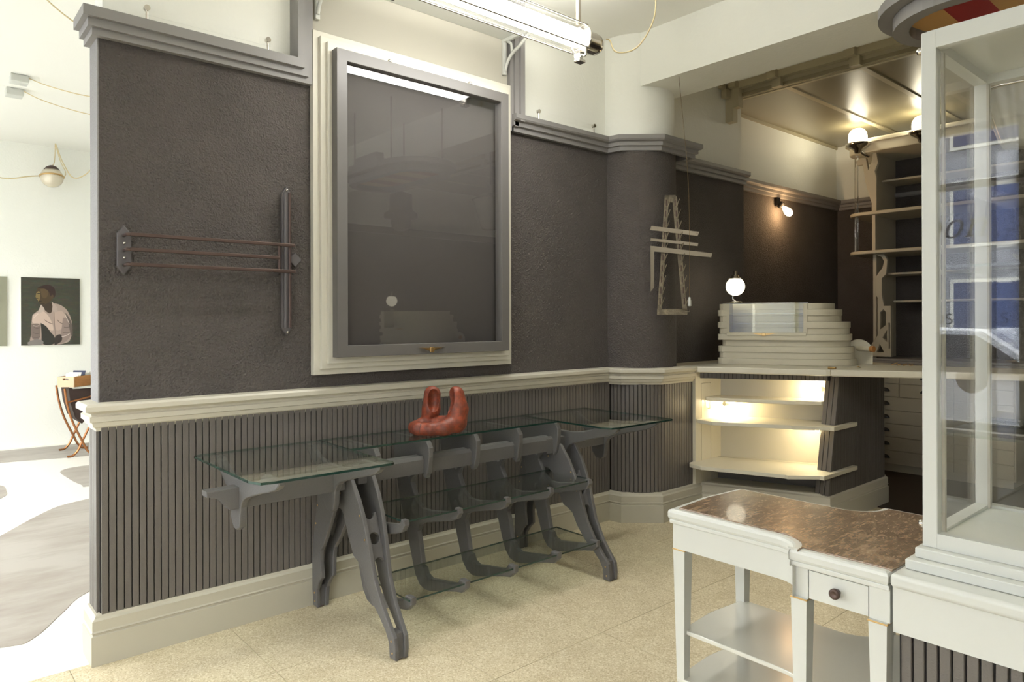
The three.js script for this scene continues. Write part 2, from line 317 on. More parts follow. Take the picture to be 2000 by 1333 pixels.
// canopy over the counter
{
  const c = struct('ceiling_canopy', 'olive glossy panelled canopy ceiling over the counter with cream stepped fascia');
  const zs = [-3.40, -2.75, -2.18, -1.61, -1.04, -0.47, 0.1, 0.67, 1.24, 1.9];
  for (let i = 0; i + 1 < zs.length; i++) part('panel', bx(5.22, 7.57, 3.215, 3.24, zs[i] + 0.001, zs[i + 1] - 0.001), M.canopy, c);
  for (const z of zs.slice(1, -1)) part('batten', bx(5.28, 7.57, 3.204, 3.216, z - 0.022, z + 0.022), M.canopyTrim, c);
  part('wall_batten', bx(5.28, 7.57, 3.19, 3.216, -3.40, -3.385), M.canopyTrim, c);
  part('fascia', bx(5.235, 5.27, 3.21, 3.275, -3.24, 1.9), M.canopyTrim, c);
  part('fascia_upper', bx(5.18, 5.24, 3.275, 3.33, -3.24, 1.9), M.canopyTrim, c);
  part('fascia_lip', bx(5.262, 5.29, 3.202, 3.215, -3.24, 1.9), M.canopyTrim, c);
  for (const z of [-2.79, -2.19, -1.6, -1.0, -0.4, 0.2]) {
    part('fascia_block', bx(5.185, 5.234, 3.206, 3.274, z - 0.045, z + 0.03), M.canopyTrim, c);
    part('fascia_block', bx(5.13, 5.1795, 3.268, 3.329, z - 0.06, z + 0.015), M.canopyTrim, c);
  }
  part('corner_post', bx(5.17, 5.235, 3.01, 3.20, -3.238, -3.165), M.canopyTrim, c);
  part('corner_step', bx(5.165, 5.234, 3.12, 3.274, -3.164, -3.115), M.canopyTrim, c);
  part('corner_step', bx(5.172, 5.234, 3.2, 3.274, -3.238, -3.164), M.canopyTrim, c);
  part('corner_step', bx(5.11, 5.169, 3.205, 3.27, -3.238, -3.19), M.canopyTrim, c);
  part('corner_step', bx(5.06, 5.11, 3.272, 3.329, -3.238, -3.2), M.canopyTrim, c);
  part('corner_step', bx(5.12, 5.179, 3.276, 3.329, -3.18, -3.12), M.canopyTrim, c);
}

// ================= CONSOLE TABLE =================
{
  const t = thing('console_table', 'grey painted console table on trestle legs with greenish glass tops and shelves', 'table');
  const GT = 0.802;
  const RIB = [[-3.12, GT], [-2.86, GT], [-2.825, 0.795], [-2.803, 0.765], [-2.803, 0.72], [-2.818, 0.64], [-2.835, 0.615], [-2.852, 0.62], [-2.868, 0.645], [-2.90, 0.64], [-2.95, 0.60], [-2.962, 0.575], [-2.93, 0.516], [-2.935, 0.505], [-2.915, 0.49],
    [-2.87, 0.465], [-2.80, 0.465], [-2.615, 0.497], [-2.60, 0.507], [-2.595, 0.522], [-2.57, 0.522], [-2.565, 0.50], [-2.585, 0.472], [-2.63, 0.452], [-2.84, 0.400], [-2.885, 0.38], [-2.905, 0.345], [-2.893, 0.306], [-2.868, 0.198], [-2.872, 0.185], [-2.85, 0.18],
    [-2.835, 0.152], [-2.80, 0.14], [-2.60, 0.172], [-2.572, 0.188], [-2.56, 0.206], [-2.512, 0.206], [-2.515, 0.175], [-2.55, 0.145], [-2.60, 0.135], [-2.80, 0.080], [-2.845, 0.075], [-2.89, 0.088], [-2.925, 0.125], [-2.945, 0.17], [-3.012, 0.355], [-3.07, 0.482], [-3.10, 0.60], [-3.125, 0.72]];
  const hole = []; for (let k = 0; k < 12; k++) hole.push([-2.985 + 0.018 * Math.cos(k / 12 * 6.283), 0.62 + 0.022 * Math.sin(k / 12 * 6.283)]);
  const ribG = metreUV(plateX(RIB, 0, 0.028, 0.005, [hole])); ribG.userData.keepUV = true;
  for (const x of [1.632, 1.92, 2.21, 2.50, 2.788]) part('rib', ribG, M.grayPaint, t).position.x = x - 0.014;
  // front rail, in bays with stepped ends
  const railP = [[-2.905, 0.64], [-2.842, 0.64], [-2.842, 0.705], [-2.855, 0.722], [-2.872, 0.716], [-2.905, 0.722]];
  for (const [a, b] of [[1.55, 1.906], [1.934, 2.196], [2.224, 2.486], [2.514, 2.775]]) part('rail', merge([plateX(railP, a, b - a, 0.003)]), M.grayPaint, t);
  // trestles: two plates that close towards the foot
  const LEG = [[-2.93, 0.70], [-2.86, 0.70], [-2.80, 0.675], [-2.74, 0.60], [-2.70, 0.53], [-2.66, 0.438], [-2.607, 0.288], [-2.545, 0.19], [-2.497, 0.135], [-2.455, 0.09], [-2.445, 0.04], [-2.447, 0.004], [-2.492, 0.004], [-2.496, 0.06], [-2.52, 0.1], [-2.57, 0.145], [-2.63, 0.19], [-2.68, 0.25], [-2.715, 0.312], [-2.745, 0.33], [-2.785, 0.345], [-2.83, 0.42], [-2.87, 0.51], [-2.90, 0.53],
    [-2.945, 0.53], [-2.97, 0.50], [-3.02, 0.41], [-3.075, 0.323], [-3.105, 0.29], [-3.108, 0.24], [-3.098, 0.16], [-3.13, 0.13], [-3.155, 0.09], [-3.152, 0.004], [-3.195, 0.004], [-3.203, 0.08], [-3.20, 0.2], [-3.18, 0.34], [-3.145, 0.50], [-3.11, 0.62], [-3.05, 0.69]];
  const shear = (g, k) => { const p = g.attributes.position; for (let i = 0; i < p.count; i++) p.setX(i, p.getX(i) + k * p.getY(i)); g.computeVertexNormals(); return g; };
  const lean = (z) => z;
  for (const [xL, s] of [[1.498, 1], [2.80, 1]]) {
    part('leg_plate', shear(plateX(LEG, xL, 0.02, 0.004), -0.012), M.grayPaint, t);
    part('leg_plate', shear(plateX(LEG, xL + 0.042, 0.02, 0.004), 0.085), M.grayPaint, t);
    const foot = [[[-2.452, 0.006], [-2.487, 0.006], [-2.49, 0.06], [-2.515, 0.105], [-2.47, 0.10]], [[-3.157, 0.006], [-3.19, 0.006], [-3.197, 0.09], [-3.17, 0.10]]];
    for (const f of foot) part('foot_block', plateX(f, xL + 0.018, 0.03), M.grayPaint, t);
    for (const z of [-2.47, -3.173]) part('foot_pad', cyl(0.014, 0.014, 0.006, xL + 0.032, 0.003, z, 14), M.bronze, t);
    // pierced spacer between the plates, front and back
    const sp = new THREE.Shape(); sp.moveTo(-0.034, -0.11); sp.lineTo(-0.026, -0.11); sp.absarc(0, -0.105, 0.022, Math.PI, 0, true); sp.lineTo(0.034, -0.11); sp.lineTo(0.034, 0.11); sp.lineTo(0.026, 0.11); sp.absarc(0, 0.105, 0.022, 0, Math.PI, true); sp.lineTo(-0.034, 0.11); sp.closePath();
    const hp = new THREE.Path(); hp.absarc(0, 0, 0.025, 0, Math.PI * 2, true); sp.holes.push(hp);
    for (const [z, y, a] of [[-2.70, 0.43, 0.42], [-3.10, 0.43, -0.35]]) { const g = ext(sp, 0.018, 0.002, 1, 14).translate(0, 0, -0.009).rotateX(-a).translate(xL + 0.048, y, z); part('pierced_spacer', g, M.grayPaint, t); }
    for (const [z, y] of [[-2.72, 0.535], [-2.68, 0.44], [-2.475, 0.075], [-2.468, 0.028], [-3.13, 0.5], [-3.15, 0.41], [-3.175, 0.07], [-3.172, 0.03], [-2.90, 0.60]])
      part('brass_screw', new THREE.SphereGeometry(0.0045, 8, 6).scale(0.6, 1, 1).translate(xL - 0.001 - 0.012 * y, y, z), M.brass, t);
  }
  // wings
  const WING = [[-2.45, GT], [-2.60, GT], [-2.63, 0.775], [-2.70, 0.752], [-2.80, 0.742], [-2.90, 0.742], [-2.99, 0.755], [-3.05, 0.785], [-3.06, GT], [-3.12, GT], [-3.118, 0.785], [-3.08, 0.745], [-2.99, 0.69], [-2.955, 0.655], [-2.94, 0.57], [-2.91, 0.535], [-2.875, 0.532], [-2.85, 0.545], [-2.838, 0.575], [-2.832, 0.63], [-2.81, 0.662], [-2.77, 0.682], [-2.66, 0.715], [-2.54, 0.745], [-2.48, 0.765], [-2.452, 0.785]];
  for (const x of [1.02, 1.43, 2.87, 3.205]) part('wing_support', plateX(WING, x, 0.028, 0.005), M.grayPaint, t);
  const wr = (m) => { const q = [[0.895, 0.69], [0.895, 0.712], [1.49, 0.712], [1.49, 0.625], [1.01, 0.625], [0.985, 0.625], [0.965, 0.65], [0.945, 0.672], [0.92, 0.684]]; return m ? q.map(p => [4.215 - p[0], p[1]]) : q; };
  part('wing_rail', plateZ(wr(false), -2.905, 0.062, 0.003), M.grayPaint, t);
  part('wing_rail', plateZ(wr(true), -2.905, 0.062, 0.003), M.grayPaint, t);
  // glass
  const rc = (x0, x1, z0, z1, cut) => { const p = []; const c = [[x0, z0, 1, 1], [x1, z0, -1, 1], [x1, z1, -1, -1], [x0, z1, 1, -1]]; c.forEach(([x, z, a, b], i) => { const r = cut[i]; const A = i % 2 ? [[x + a * r, z], [x + a * r * 0.3, z + b * r * 0.3 * 0.5], [x, z + b * r]] : [[x, z + b * r], [x + a * r * 0.3, z + b * r * 0.3], [x + a * r, z]]; p.push(...A); }); return p; };
  const pane = (name, x0, x1, z0, z1, cut, y, h, label) => {
    const g = part(name, slabY(rc(x0 + 0.002, x1 - 0.002, z0 + 0.002, z1 - 0.002, cut), y + 0.0003, h - 0.0006), M.greenGlass, t, label);
    part('polished_edge', slabY(rc(x0, x1, z0, z1, cut), y, h, 0, [rc(x0 + 0.0019, x1 - 0.0019, z0 + 0.0019, z1 - 0.0019, cut).reverse()]), M.glassEdge, g, 'dark green glass edge');
  };
  pane('glass_top', 0.925, 1.488, -3.12, -2.42, [0.02, 0.005, 0.02, 0.07], GT + 0.001, 0.009, 'clear greenish glass wing top');
  pane('glass_top', 1.492, 2.776, -3.12, -2.805, [0.004, 0.004, 0.004, 0.004], GT + 0.001, 0.009, 'clear greenish glass main top');
  pane('glass_top', 2.780, 3.325, -3.12, -2.42, [0.005, 0.02, 0.012, 0.07], GT + 0.001, 0.009, 'clear greenish glass wing top');
  pane('glass_shelf', 1.625, 2.82, -2.925, -2.578, [0.004, 0.004, 0.004, 0.004], 0.5085, 0.007);
  pane('glass_shelf', 1.615, 2.825, -2.868, -2.522, [0.004, 0.004, 0.004, 0.004], 0.189, 0.007);
}

// ================= ORANGE SCULPTURE =================
{
  const t = thing('carved_object', 'orange painted hollowed wooden mould with two upright cups on the glass top', 'sculpture');
  t.position.set(2.02, 0.8135, -2.90); t.rotation.y = THREE.MathUtils.degToRad(-41);
  const caps = [
    [[-0.105, 0.034, 0.035], [-0.085, 0.032, 0.066], 0.031, 0.031], [[-0.085, 0.032, 0.066], [-0.02, 0.03, 0.075], 0.031, 0.032], [[-0.02, 0.03, 0.075], [0.045, 0.036, 0.06], 0.032, 0.038], [[0.045, 0.036, 0.06], [0.10, 0.055, 0.01], 0.038, 0.05],
    [[-0.105, 0.034, 0.035], [-0.075, 0.042, -0.005], 0.031, 0.033], [[-0.075, 0.042, -0.005], [-0.02, 0.05, -0.02], 0.033, 0.034], [[-0.02, 0.05, -0.02], [0.06, 0.05, 0.0], 0.034, 0.04],
    [[-0.05, 0.055, -0.02], [-0.03, 0.12, -0.02], 0.034, 0.045], [[-0.03, 0.12, -0.02], [-0.024, 0.193, -0.02], 0.045, 0.042],
    [[0.10, 0.055, 0.01], [0.108, 0.12, -0.005], 0.05, 0.05], [[0.108, 0.12, -0.005], [0.095, 0.19, -0.015], 0.05, 0.043]];
  const cuts = [[[-0.012, 0.168, 0.028], [0.031, 0.060, 0.045]], [[0.058, 0.172, 0.01], [0.036, 0.072, 0.05]]];
  const sd = (p) => {
    let d = 9; for (const [a, b, r0, r1] of caps) { const ax = p[0] - a[0], ay = p[1] - a[1], az = p[2] - a[2], bx_ = b[0] - a[0], by = b[1] - a[1], bz = b[2] - a[2]; const h = Math.max(0, Math.min(1, (ax * bx_ + ay * by + az * bz) / (bx_ * bx_ + by * by + bz * bz))); const q = Math.hypot(ax - bx_ * h, ay - by * h, az - bz * h) - (r0 + (r1 - r0) * h); const k = 0.01, m = Math.max(0, k - Math.abs(d - q)) / k; d = Math.min(d, q) - m * m * k / 4; }
    for (const [c, r] of cuts) { const e = Math.hypot((p[0] - c[0]) / r[0], (p[1] - c[1]) / r[1], (p[2] - c[2]) / r[2]); const q = (e - 1) * Math.min(...r); d = Math.max(d, -q); }
    return Math.max(d, -p[1] + 0.0005);
  };
  const R = 84, S = 0.165, mc = new MarchingCubes(R, M.orange, false, false, 200000), half = R / 2, C = [0.01, 0.118, 0.015];
  mc.isolation = 0;
  for (let k = 0; k < R; k++) for (let j = 0; j < R; j++) for (let i = 0; i < R; i++) mc.field[k * R * R + j * R + i] = -sd([C[0] + S * (i - half) / half, C[1] + S * (j - half) / half, C[2] + S * (k - half) / half]);
  mc.update();
  const n = mc.count, g = new THREE.BufferGeometry(), pos = new Float32Array(n * 3);
  for (let i = 0; i < n; i++) for (let k = 0; k < 3; k++) pos[i * 3 + k] = C[k] + S * mc.positionArray[i * 3 + k];
  g.setAttribute('position', new THREE.BufferAttribute(pos, 3));
  let g2 = metreUV((() => { g.computeVertexNormals(); g.setAttribute('uv', new THREE.BufferAttribute(new Float32Array(n * 2), 2)); return g; })());
  g2 = (() => { const q = g2.clone(); const nn = new Float32Array(n * 3), e = 0.0015, p = q.attributes.position; for (let i = 0; i < n; i++) { const a = [p.getX(i), p.getY(i), p.getZ(i)]; const v = V(sd([a[0] + e, a[1], a[2]]) - sd([a[0] - e, a[1], a[2]]), sd([a[0], a[1] + e, a[2]]) - sd([a[0], a[1] - e, a[2]]), sd([a[0], a[1], a[2] + e]) - sd([a[0], a[1], a[2] - e])).normalize(); nn.set([v.x, v.y, v.z], i * 3); } q.setAttribute('normal', new THREE.BufferAttribute(nn, 3)); return q; })();
  g2.userData.keepUV = true;
  part('body', g2, M.orange, t);
  const ring = (c, n_, r) => { const q = new THREE.Quaternion().setFromUnitVectors(V(0, 0, 1), V(...n_).normalize()); return new THREE.TorusGeometry(r, 0.0014, 6, 40).applyQuaternion(q).translate(...c); };
  part('joint_line', ring([-0.068, 0.032, 0.069], [1, -0.03, 0.14], 0.0305), M.black, t, 'dark seam round the loop');
  part('joint_line', ring([-0.02, 0.05, -0.02], [1, 0.1, 0], 0.0345), M.black, t, 'dark seam round the loop');
}

// ================= DISPLAY FRAME =================
{
  const t = thing('display_case', 'large grey framed glass display case in a stepped cream surround on the wall', 'display case');
  const fr = (x0, x1, y0, y1, w, z0, z1) => plateZ([[x0, y0], [x1, y0], [x1, y1], [x0, y1]], z0, z1 - z0, 0.002, [[[x0 + w, y0 + w], [x0 + w, y1 - w], [x1 - w, y1 - w], [x1 - w, y0 + w]]]);
  part('surround', fr(1.513, 2.785, 1.113, 2.797, 0.09, -3.2448, -3.21), M.surround, t);
  part('surround_step', fr(1.544, 2.757, 1.142, 2.768, 0.07, -3.215, -3.19), M.surround, t);
  part('surround_step', fr(1.572, 2.732, 1.168, 2.742, 0.06, -3.195, -3.172), M.surround, t);
  part('frame', fr(1.594, 2.692, 1.199, 2.704, 0.056, -3.18, -3.12), M.frameGray, t);
  part('backing', bx(1.60, 2.685, 1.205, 2.70, -3.2448, -3.232), M.black, t);
  part('glass_pane', bx(1.645, 2.64, 1.25, 2.655, -3.150, -3.144), M.pane, t);
  part('dark_lining', bx(1.61, 2.68, 1.21, 2.69, -3.232, -3.20), std({ color: 0x4a4643, roughness: 0.8 }), t);
  for (const x of [1.90, 2.42]) { part('stud', new THREE.SphereGeometry(0.012, 12, 8).translate(x, 2.712, -3.14), M.chrome, t); }
  const e = []; for (const s of [-1, 1]) for (let k = 0; k < 3; k++) e.push(plateZ([[s * 0.01, 0.006 - k * 0.006], [s * (0.085 - k * 0.018), 0.008 - k * 0.004], [s * 0.01, 0.001 - k * 0.006]].sort((a, b) => s > 0 ? 0 : 0), -3.12, 0.005 + 0.0008 * k).translate(2.14, 1.226, 0));
  e.push(bx(2.128, 2.152, 1.208, 1.236, -3.12, -3.108, 0.003));
  part('winged_emblem', e, M.brass, t, 'small gold winged emblem');
}

// ================= WALL RACK =================
{
  const t = thing('wall_rack', 'dark metal three-rod rack with hexagonal end plates on the dark wall', 'rack');
  const hex = (cx, cy, w, h, k) => [[cx - w, cy - h + k], [cx, cy - h], [cx + w, cy - h + k], [cx + w, cy + h - k], [cx, cy + h], [cx - w, cy + h - k]];
  part('end_plate', plateZ(hex(0.692, 1.672, 0.027, 0.103, 0.035), -3.2445, 0.02, 0.004), M.rackGray, t);
  part('end_plate', plateZ(hex(1.385, 1.663, 0.024, 0.355, 0.035), -3.2445, 0.02, 0.004), M.rackGray, t);
  part('side_plate', plateZ(hex(1.43, 1.672, 0.03, 0.035, 0.03), -3.2445, 0.012, 0.003), M.rackGray, t);
  for (const s of [-1, 1]) part('upright_bar', rod(V(1.378 + s * 0.011, 1.345, -3.20), V(1.378 + s * 0.011, 1.985, -3.20), 0.007, 10), s > 0 ? M.bronze : M.rackGray, t);
  part('upright_bar', rod(V(1.322, 1.61, -3.165), V(1.322, 1.73, -3.165), 0.006), M.bronze, t);
  for (const [y, x1] of [[1.732, 1.398], [1.671, 1.325], [1.610, 1.40]]) {
    part('rod', bx(0.70, x1, y - 0.0075, y + 0.0075, -3.1725, -3.1575, 0.003), M.bronze, t);
    part('rod_bend', tube([[0.692, y, -3.226], [0.688, y, -3.19], [0.692, y, -3.168], [0.715, y, -3.165]], 0.007, 12), M.bronze, t);
  }
  for (const y of [1.70, 1.64]) part('screw', new THREE.SphereGeometry(0.006, 10, 8).translate(0.692, y, -3.222), M.chrome, t);
  for (const y of [2.0, 1.325]) part('screw', new THREE.SphereGeometry(0.006, 10, 8).translate(1.385, y, -3.222), M.chrome, t);
}

// ================= TOOL TOWER ON COLUMN =================
const viewTurn = THREE.MathUtils.degToRad(-41);
{
  const place = (o) => { o.rotation.y = viewTurn; };
  // local frame: x right, y up, z towards the viewer; origin at (3.90, 0, -2.865)
  const t = thing('tool_rack', 'tapering notched metal tool rack hung on the round column', 'rack');
  t.position.set(3.895, 0, -2.862); place(t);
  const px = (x) => (x - 1307) / 290.7, py = (y) => 1.38 + (624.1 - y) / 290.7;
  const leg = (a, b, w) => { const q = []; q.push([px(a[0]), py(a[1])], [px(a[0] + w), py(a[1])], [px(b[0] + w), py(b[1])], [px(b[0]), py(b[1])]); return q.reverse(); };
  part('upright', plateZ(leg([1297, 382], [1282, 606], 8), 0, 0.006), M.rawMetal, t);
  part('upright', plateZ(leg([1311, 384], [1331, 608], 9), 0, 0.006), M.rawMetal, t);
  part('cross_bar', bx(px(1297), px(1318), py(396), py(382), 0, 0.006), M.rawMetal, t);
  part('cross_bar', bx(px(1281.5), px(1340), py(615), py(604), 0, 0.006), M.rawMetal, t);
  for (let k = 0; k < 10; k++) for (const s of [0, 1]) {
    const f = (k + 0.6) / 10.4, x = s ? 1311 + 20 * f + 7 : 1297 - 15 * f + 6, y = 386 + 222 * f;
    const a = V(px(x), py(y + 8), 0.004), b = V(px(x + 5), py(y - 9), 0.03);
    part('hook', rod(a, b, 0.005, 6, 0.003), M.rawMetal, t);
    part('slot', bx(px(x - 3.4), px(x - 1), py(y + 4), py(y - 8), 0.0055, 0.0068), M.bronze, t);
  }
  part('wire_hook', tube([[px(1336), py(609), 0.006], [px(1343), py(609), 0.02], [px(1344), py(605), 0.02]], 0.0015, 12, 6), M.steel, t);
  const ruler = (label, pts, m, z) => { const o = thing('ruler', label, 'ruler'); o.position.copy(t.position); place(o); part('blade', plateZ(pts.map(p => [px(p[0]), py(p[1])]).reverse(), z, 0.003), m, o); return o; };
  const r1 = ruler('wide pale steel ruler, uppermost on the tool rack', [[1270, 442], [1363, 454], [1360, 462], [1267, 450]], M.steel, 0.012);
  part('hang_hole', cyl(0.004, 0.004, 0.004, px(1359), py(457), 0.0135, 10).rotateX(0), M.bronze, r1);
  ruler('narrow steel ruler between the wide ruler and the square', [[1269, 466], [1361, 476], [1360, 482], [1268, 471]], M.steel, 0.012);
  const sq = thing('steel_square', 'L-shaped steel square hung lowest on the tool rack', 'square'); sq.position.copy(t.position); place(sq);
  part('blade', plateZ([[1268, 481], [1388, 496], [1386, 504], [1275, 492], [1275, 562], [1268, 570]].map(p => [px(p[0]), py(p[1])]).reverse(), 0.016, 0.003), M.steel, sq);
  const c = thing('pull_cord', 'thin beaded pull cord with small white toggle beside the column', 'cord');
  part('cord', tube([[3.83, 2.968, -2.74], [3.87, 2.3, -2.70], [3.885, 1.9, -2.70], [3.886, 1.52, -2.702]], 0.0014, 30, 6), std({ color: 0x6a5430, roughness: 0.6 }), c);
  part('toggle', lathe([[0.0, 0.03], [0.007, 0.028], [0.008, 0.012], [0.011, 0.008], [0.012, -0.028], [0.0, -0.03]], 14).translate(3.886, 1.495, -2.702), M.white, c);
}

// ================= CEILING TUBE LAMP, SHELF, STRIPS =================
function tubeLamp(z, label) {
  const y = 2.905, x0 = 1.62, x1 = 2.80, R = 0.072;
  const t = thing('tube_lamp', label, 'lamp');
  const along = g => g.rotateZ(Math.PI / 2);
  part('cylinder', along(new THREE.CylinderGeometry(R, R, x1 - x0, 40, 1, true)).translate((x0 + x1) / 2, y, z), M.clear, t);
  part('fluorescent_tube', along(new THREE.CylinderGeometry(0.05, 0.05, x1 - x0 - 0.06, 32)).translate((x0 + x1) / 2, y, z), M.tubeGlow, t);
  for (const [xe, s] of [[x1, 1], [x0, -1]]) {
    part('end_ring', along(new THREE.TorusGeometry(R + 0.002, 0.006, 8, 40).rotateX(Math.PI / 2)).translate(xe, y, z), M.chrome, t);
    part('end_cap', lathe([[0, 0], [0.074, 0], [0.074, 0.006], [0.061, 0.01], [0.059, 0.095], [0.055, 0.1], [0.055, 0.118], [0.042, 0.122], [0.04, 0.14], [0, 0.14]], 36).rotateZ(-s * Math.PI / 2).translate(xe, y, z), M.chrome, t);
    part('clamp', [bx(xe - 0.035, xe - 0.005, y - R - 0.05, y - R + 0.01, z - 0.02, z + 0.02, 0.004), bx(xe - 0.045, xe + 0.005, y - R - 0.06, y - R - 0.045, z - 0.012, z + 0.03, 0.003), tube([[xe - 0.02, y - R - 0.02, z + 0.02], [xe - 0.02, y - R - 0.03, z + 0.05], [xe - 0.02, y - R + 0.01, z + 0.055]], 0.006, 12)], M.chrome, t);
    part('strap', bx(xe - 0.03, xe - 0.01, y + R, 3.33, z - 0.01, z + 0.01), M.chrome, t);
  }
  for (const a of [0.9, 2.3, 3.9, 5.5]) part('tie_rod', rod(V(x0, y + (R + 0.012) * Math.sin(a), z + (R + 0.012) * Math.cos(a)), V(x1, y + (R + 0.012) * Math.sin(a), z + (R + 0.012) * Math.cos(a)), 0.004, 8), M.chrome, t);
  for (const [dy, k, rx] of [[-R - 0.012, 45, -1], [R + 0.012, 45, 1]]) { const L = new THREE.RectAreaLight(new THREE.Color().setRGB(1, 0.99, 0.95), k, x1 - x0 - 0.06, 0.1); L.position.set((x0 + x1) / 2, y + dy, z); L.rotation.x = rx * Math.PI / 2; scene.add(L); }
}
tubeLamp(-2.64, 'large industrial tube lamp in a clear cylinder with chrome ends near the framed glass');
tubeLamp(mirrorZ + 2.64, 'matching tube lamp hung across the shop, outside the view');
{
  const c = thing('lamp_cord', 'pale yellow cord looping from the tube lamp up to the ceiling', 'cord');
  part('cord', tube([[2.945, 2.93, -2.585], [2.965, 2.93, -2.58], [2.98, 2.86, -2.55], [3.05, 2.87, -2.47], [3.10, 3.02, -2.38], [3.06, 3.2, -2.34], [3.0, 3.33, -2.30]], 0.004, 50, 8), M.cord, c);
  const s = thing('wall_shelf', 'white high wall shelf on two scrolled iron brackets above the frame', 'shelf');
  part('board', bx(1.50, 2.80, 3.075, 3.10, -3.244, -2.95, 0.003), M.white, s);
  part('board_edge', bx(1.50, 2.80, 3.05, 3.075, -2.975, -2.955, 0.003), M.white, s);
  for (const x of [1.547, 2.755]) {
    part('bracket', [bx(x - 0.012, x + 0.012, 2.86, 3.075, -3.244, -3.224, 0.003), bx(x - 0.012, x + 0.012, 3.055, 3.075, -3.23, -2.98, 0.003),
      tube([[x, 2.885, -3.225], [x, 2.93, -3.205], [x, 2.97, -3.16], [x, 3.0, -3.09], [x, 3.05, -3.0]], 0.010, 24, 8), tube([[x, 2.97, -3.16], [x, 3.03, -3.17], [x, 3.055, -3.2]], 0.008, 14, 8)], M.white, s);
  }
  for (const [xa, xb, lab] of [[0.774, 1.286, 'clear glass strip on two chrome posts, on the cornice left of the frame'], [3.007, 3.516, 'clear glass strip on two chrome posts, on the cornice right of the frame']]) {
    const g = thing('glass_rail', lab, 'glass rail');
    for (const x of [xa, xb]) { part('post', cyl(0.005, 0.006, 0.045, x, 2.652, -3.20, 12), M.chrome, g); part('post_head', cyl(0.012, 0.012, 0.02, 0, 0, 0, 16).rotateX(Math.PI / 2).translate(x, 2.682, -3.20), M.chrome, g); }
    part('strip', bx(xa - 0.015, xb + 0.015, 2.655, 2.69, -3.203, -3.199), M.clear, g);
  }
}

// ================= MARBLE TABLE =================
{
  const t = thing('side_table', 'white side table with brown marble top, one drawer and brass-ringed legs', 'table');
  const arcp = (cx, cz, r, a0, a1, n = 10) => { const o = []; for (let i = 0; i <= n; i++) { const a = a0 + (a1 - a0) * i / n; o.push([cx + r * Math.cos(a), cz + r * Math.sin(a)]); } return o; };
  const outline = (d, notch) => { // inset d
    const n0 = 1.893 + d, w0 = 1.813 + d, n1 = 2.325 - d, w1 = 2.44 - d, zl = -1.403 + d, zc = -0.945 + d, R = 0.085 + d;
    const o = []; o.push([n1, zl]);
    o.push([(n0 + n1) / 2, zl - 0.016], [n0, zl]);
    o.push(...arcp(n0 - R, zc - R, R, 0, Math.PI / 2, 20)); o.push([w0, zc]);
    if (notch) o.push([w0, -0.8985], [w0 + 0.012, -0.8985], [w0 + 0.012, -0.7415], [w0, -0.7415]);
    o.push([w0, -0.692], [w1, -0.692], [w1, zc]); o.push(...arcp(n1 + R, zc - R, R, Math.PI / 2, Math.PI, 10));
    return o;
  };
  part('top_rim', merge([slabY(outline(0), 0.725, 0.034, 0.01), slabY(outline(0.004), 0.712, 0.015, 0.004)]), M.white, t);
  part('marble_top', slabY(outline(0.026), 0.756, 0.0065, 0.001), M.marble, t, 'polished brown marble slab');
  part('apron', slabY(outline(0.012, true), 0.632, 0.085), M.white, t);
  // drawer in the wide bay
  const dr = part('drawer', bx(1.826, 1.8365, 0.634, 0.7085, -0.896, -0.744), M.white, t);
  part('knob', lathe([[0, 0], [0.008, 0], [0.007, 0.01], [0.0135, 0.014], [0.0135, 0.022], [0.009, 0.025], [0.006, 0.022], [0, 0.021]], 20).rotateZ(Math.PI / 2).translate(1.826, 0.672, -0.82), M.bronze, dr, 'small turned dark bronze knob');

  const leg = (x, z) => {
    const g = new THREE.CylinderGeometry(0.031, 0.02, 0.423, 4).rotateY(Math.PI / 4).translate(x, 0.421, z); part('leg', toCreasedNormals(fix(g), 0.3), M.white, t);
    part('brass_ring', [bx(x - 0.0245, x + 0.0245, 0.6275, 0.6318, z - 0.0245, z + 0.0245, 0.0015)], M.brass, t);
    part('foot', cyl(0.015, 0.02, 0.19, x, 0.095, z, 16), M.black, t);
  };
  for (const [x, z] of [[1.928, -1.37], [1.838, -0.92], [1.838, -0.718], [2.29, -1.37], [2.41, -0.92], [2.41, -0.718]]) leg(x, z);
  part('shelf', slabY(outline(0.032), 0.352, 0.014, 0.003), M.whiteGloss, t);
  part('shelf', slabY(outline(0.02), 0.192, 0.018, 0.004), M.whiteGloss, t);
}

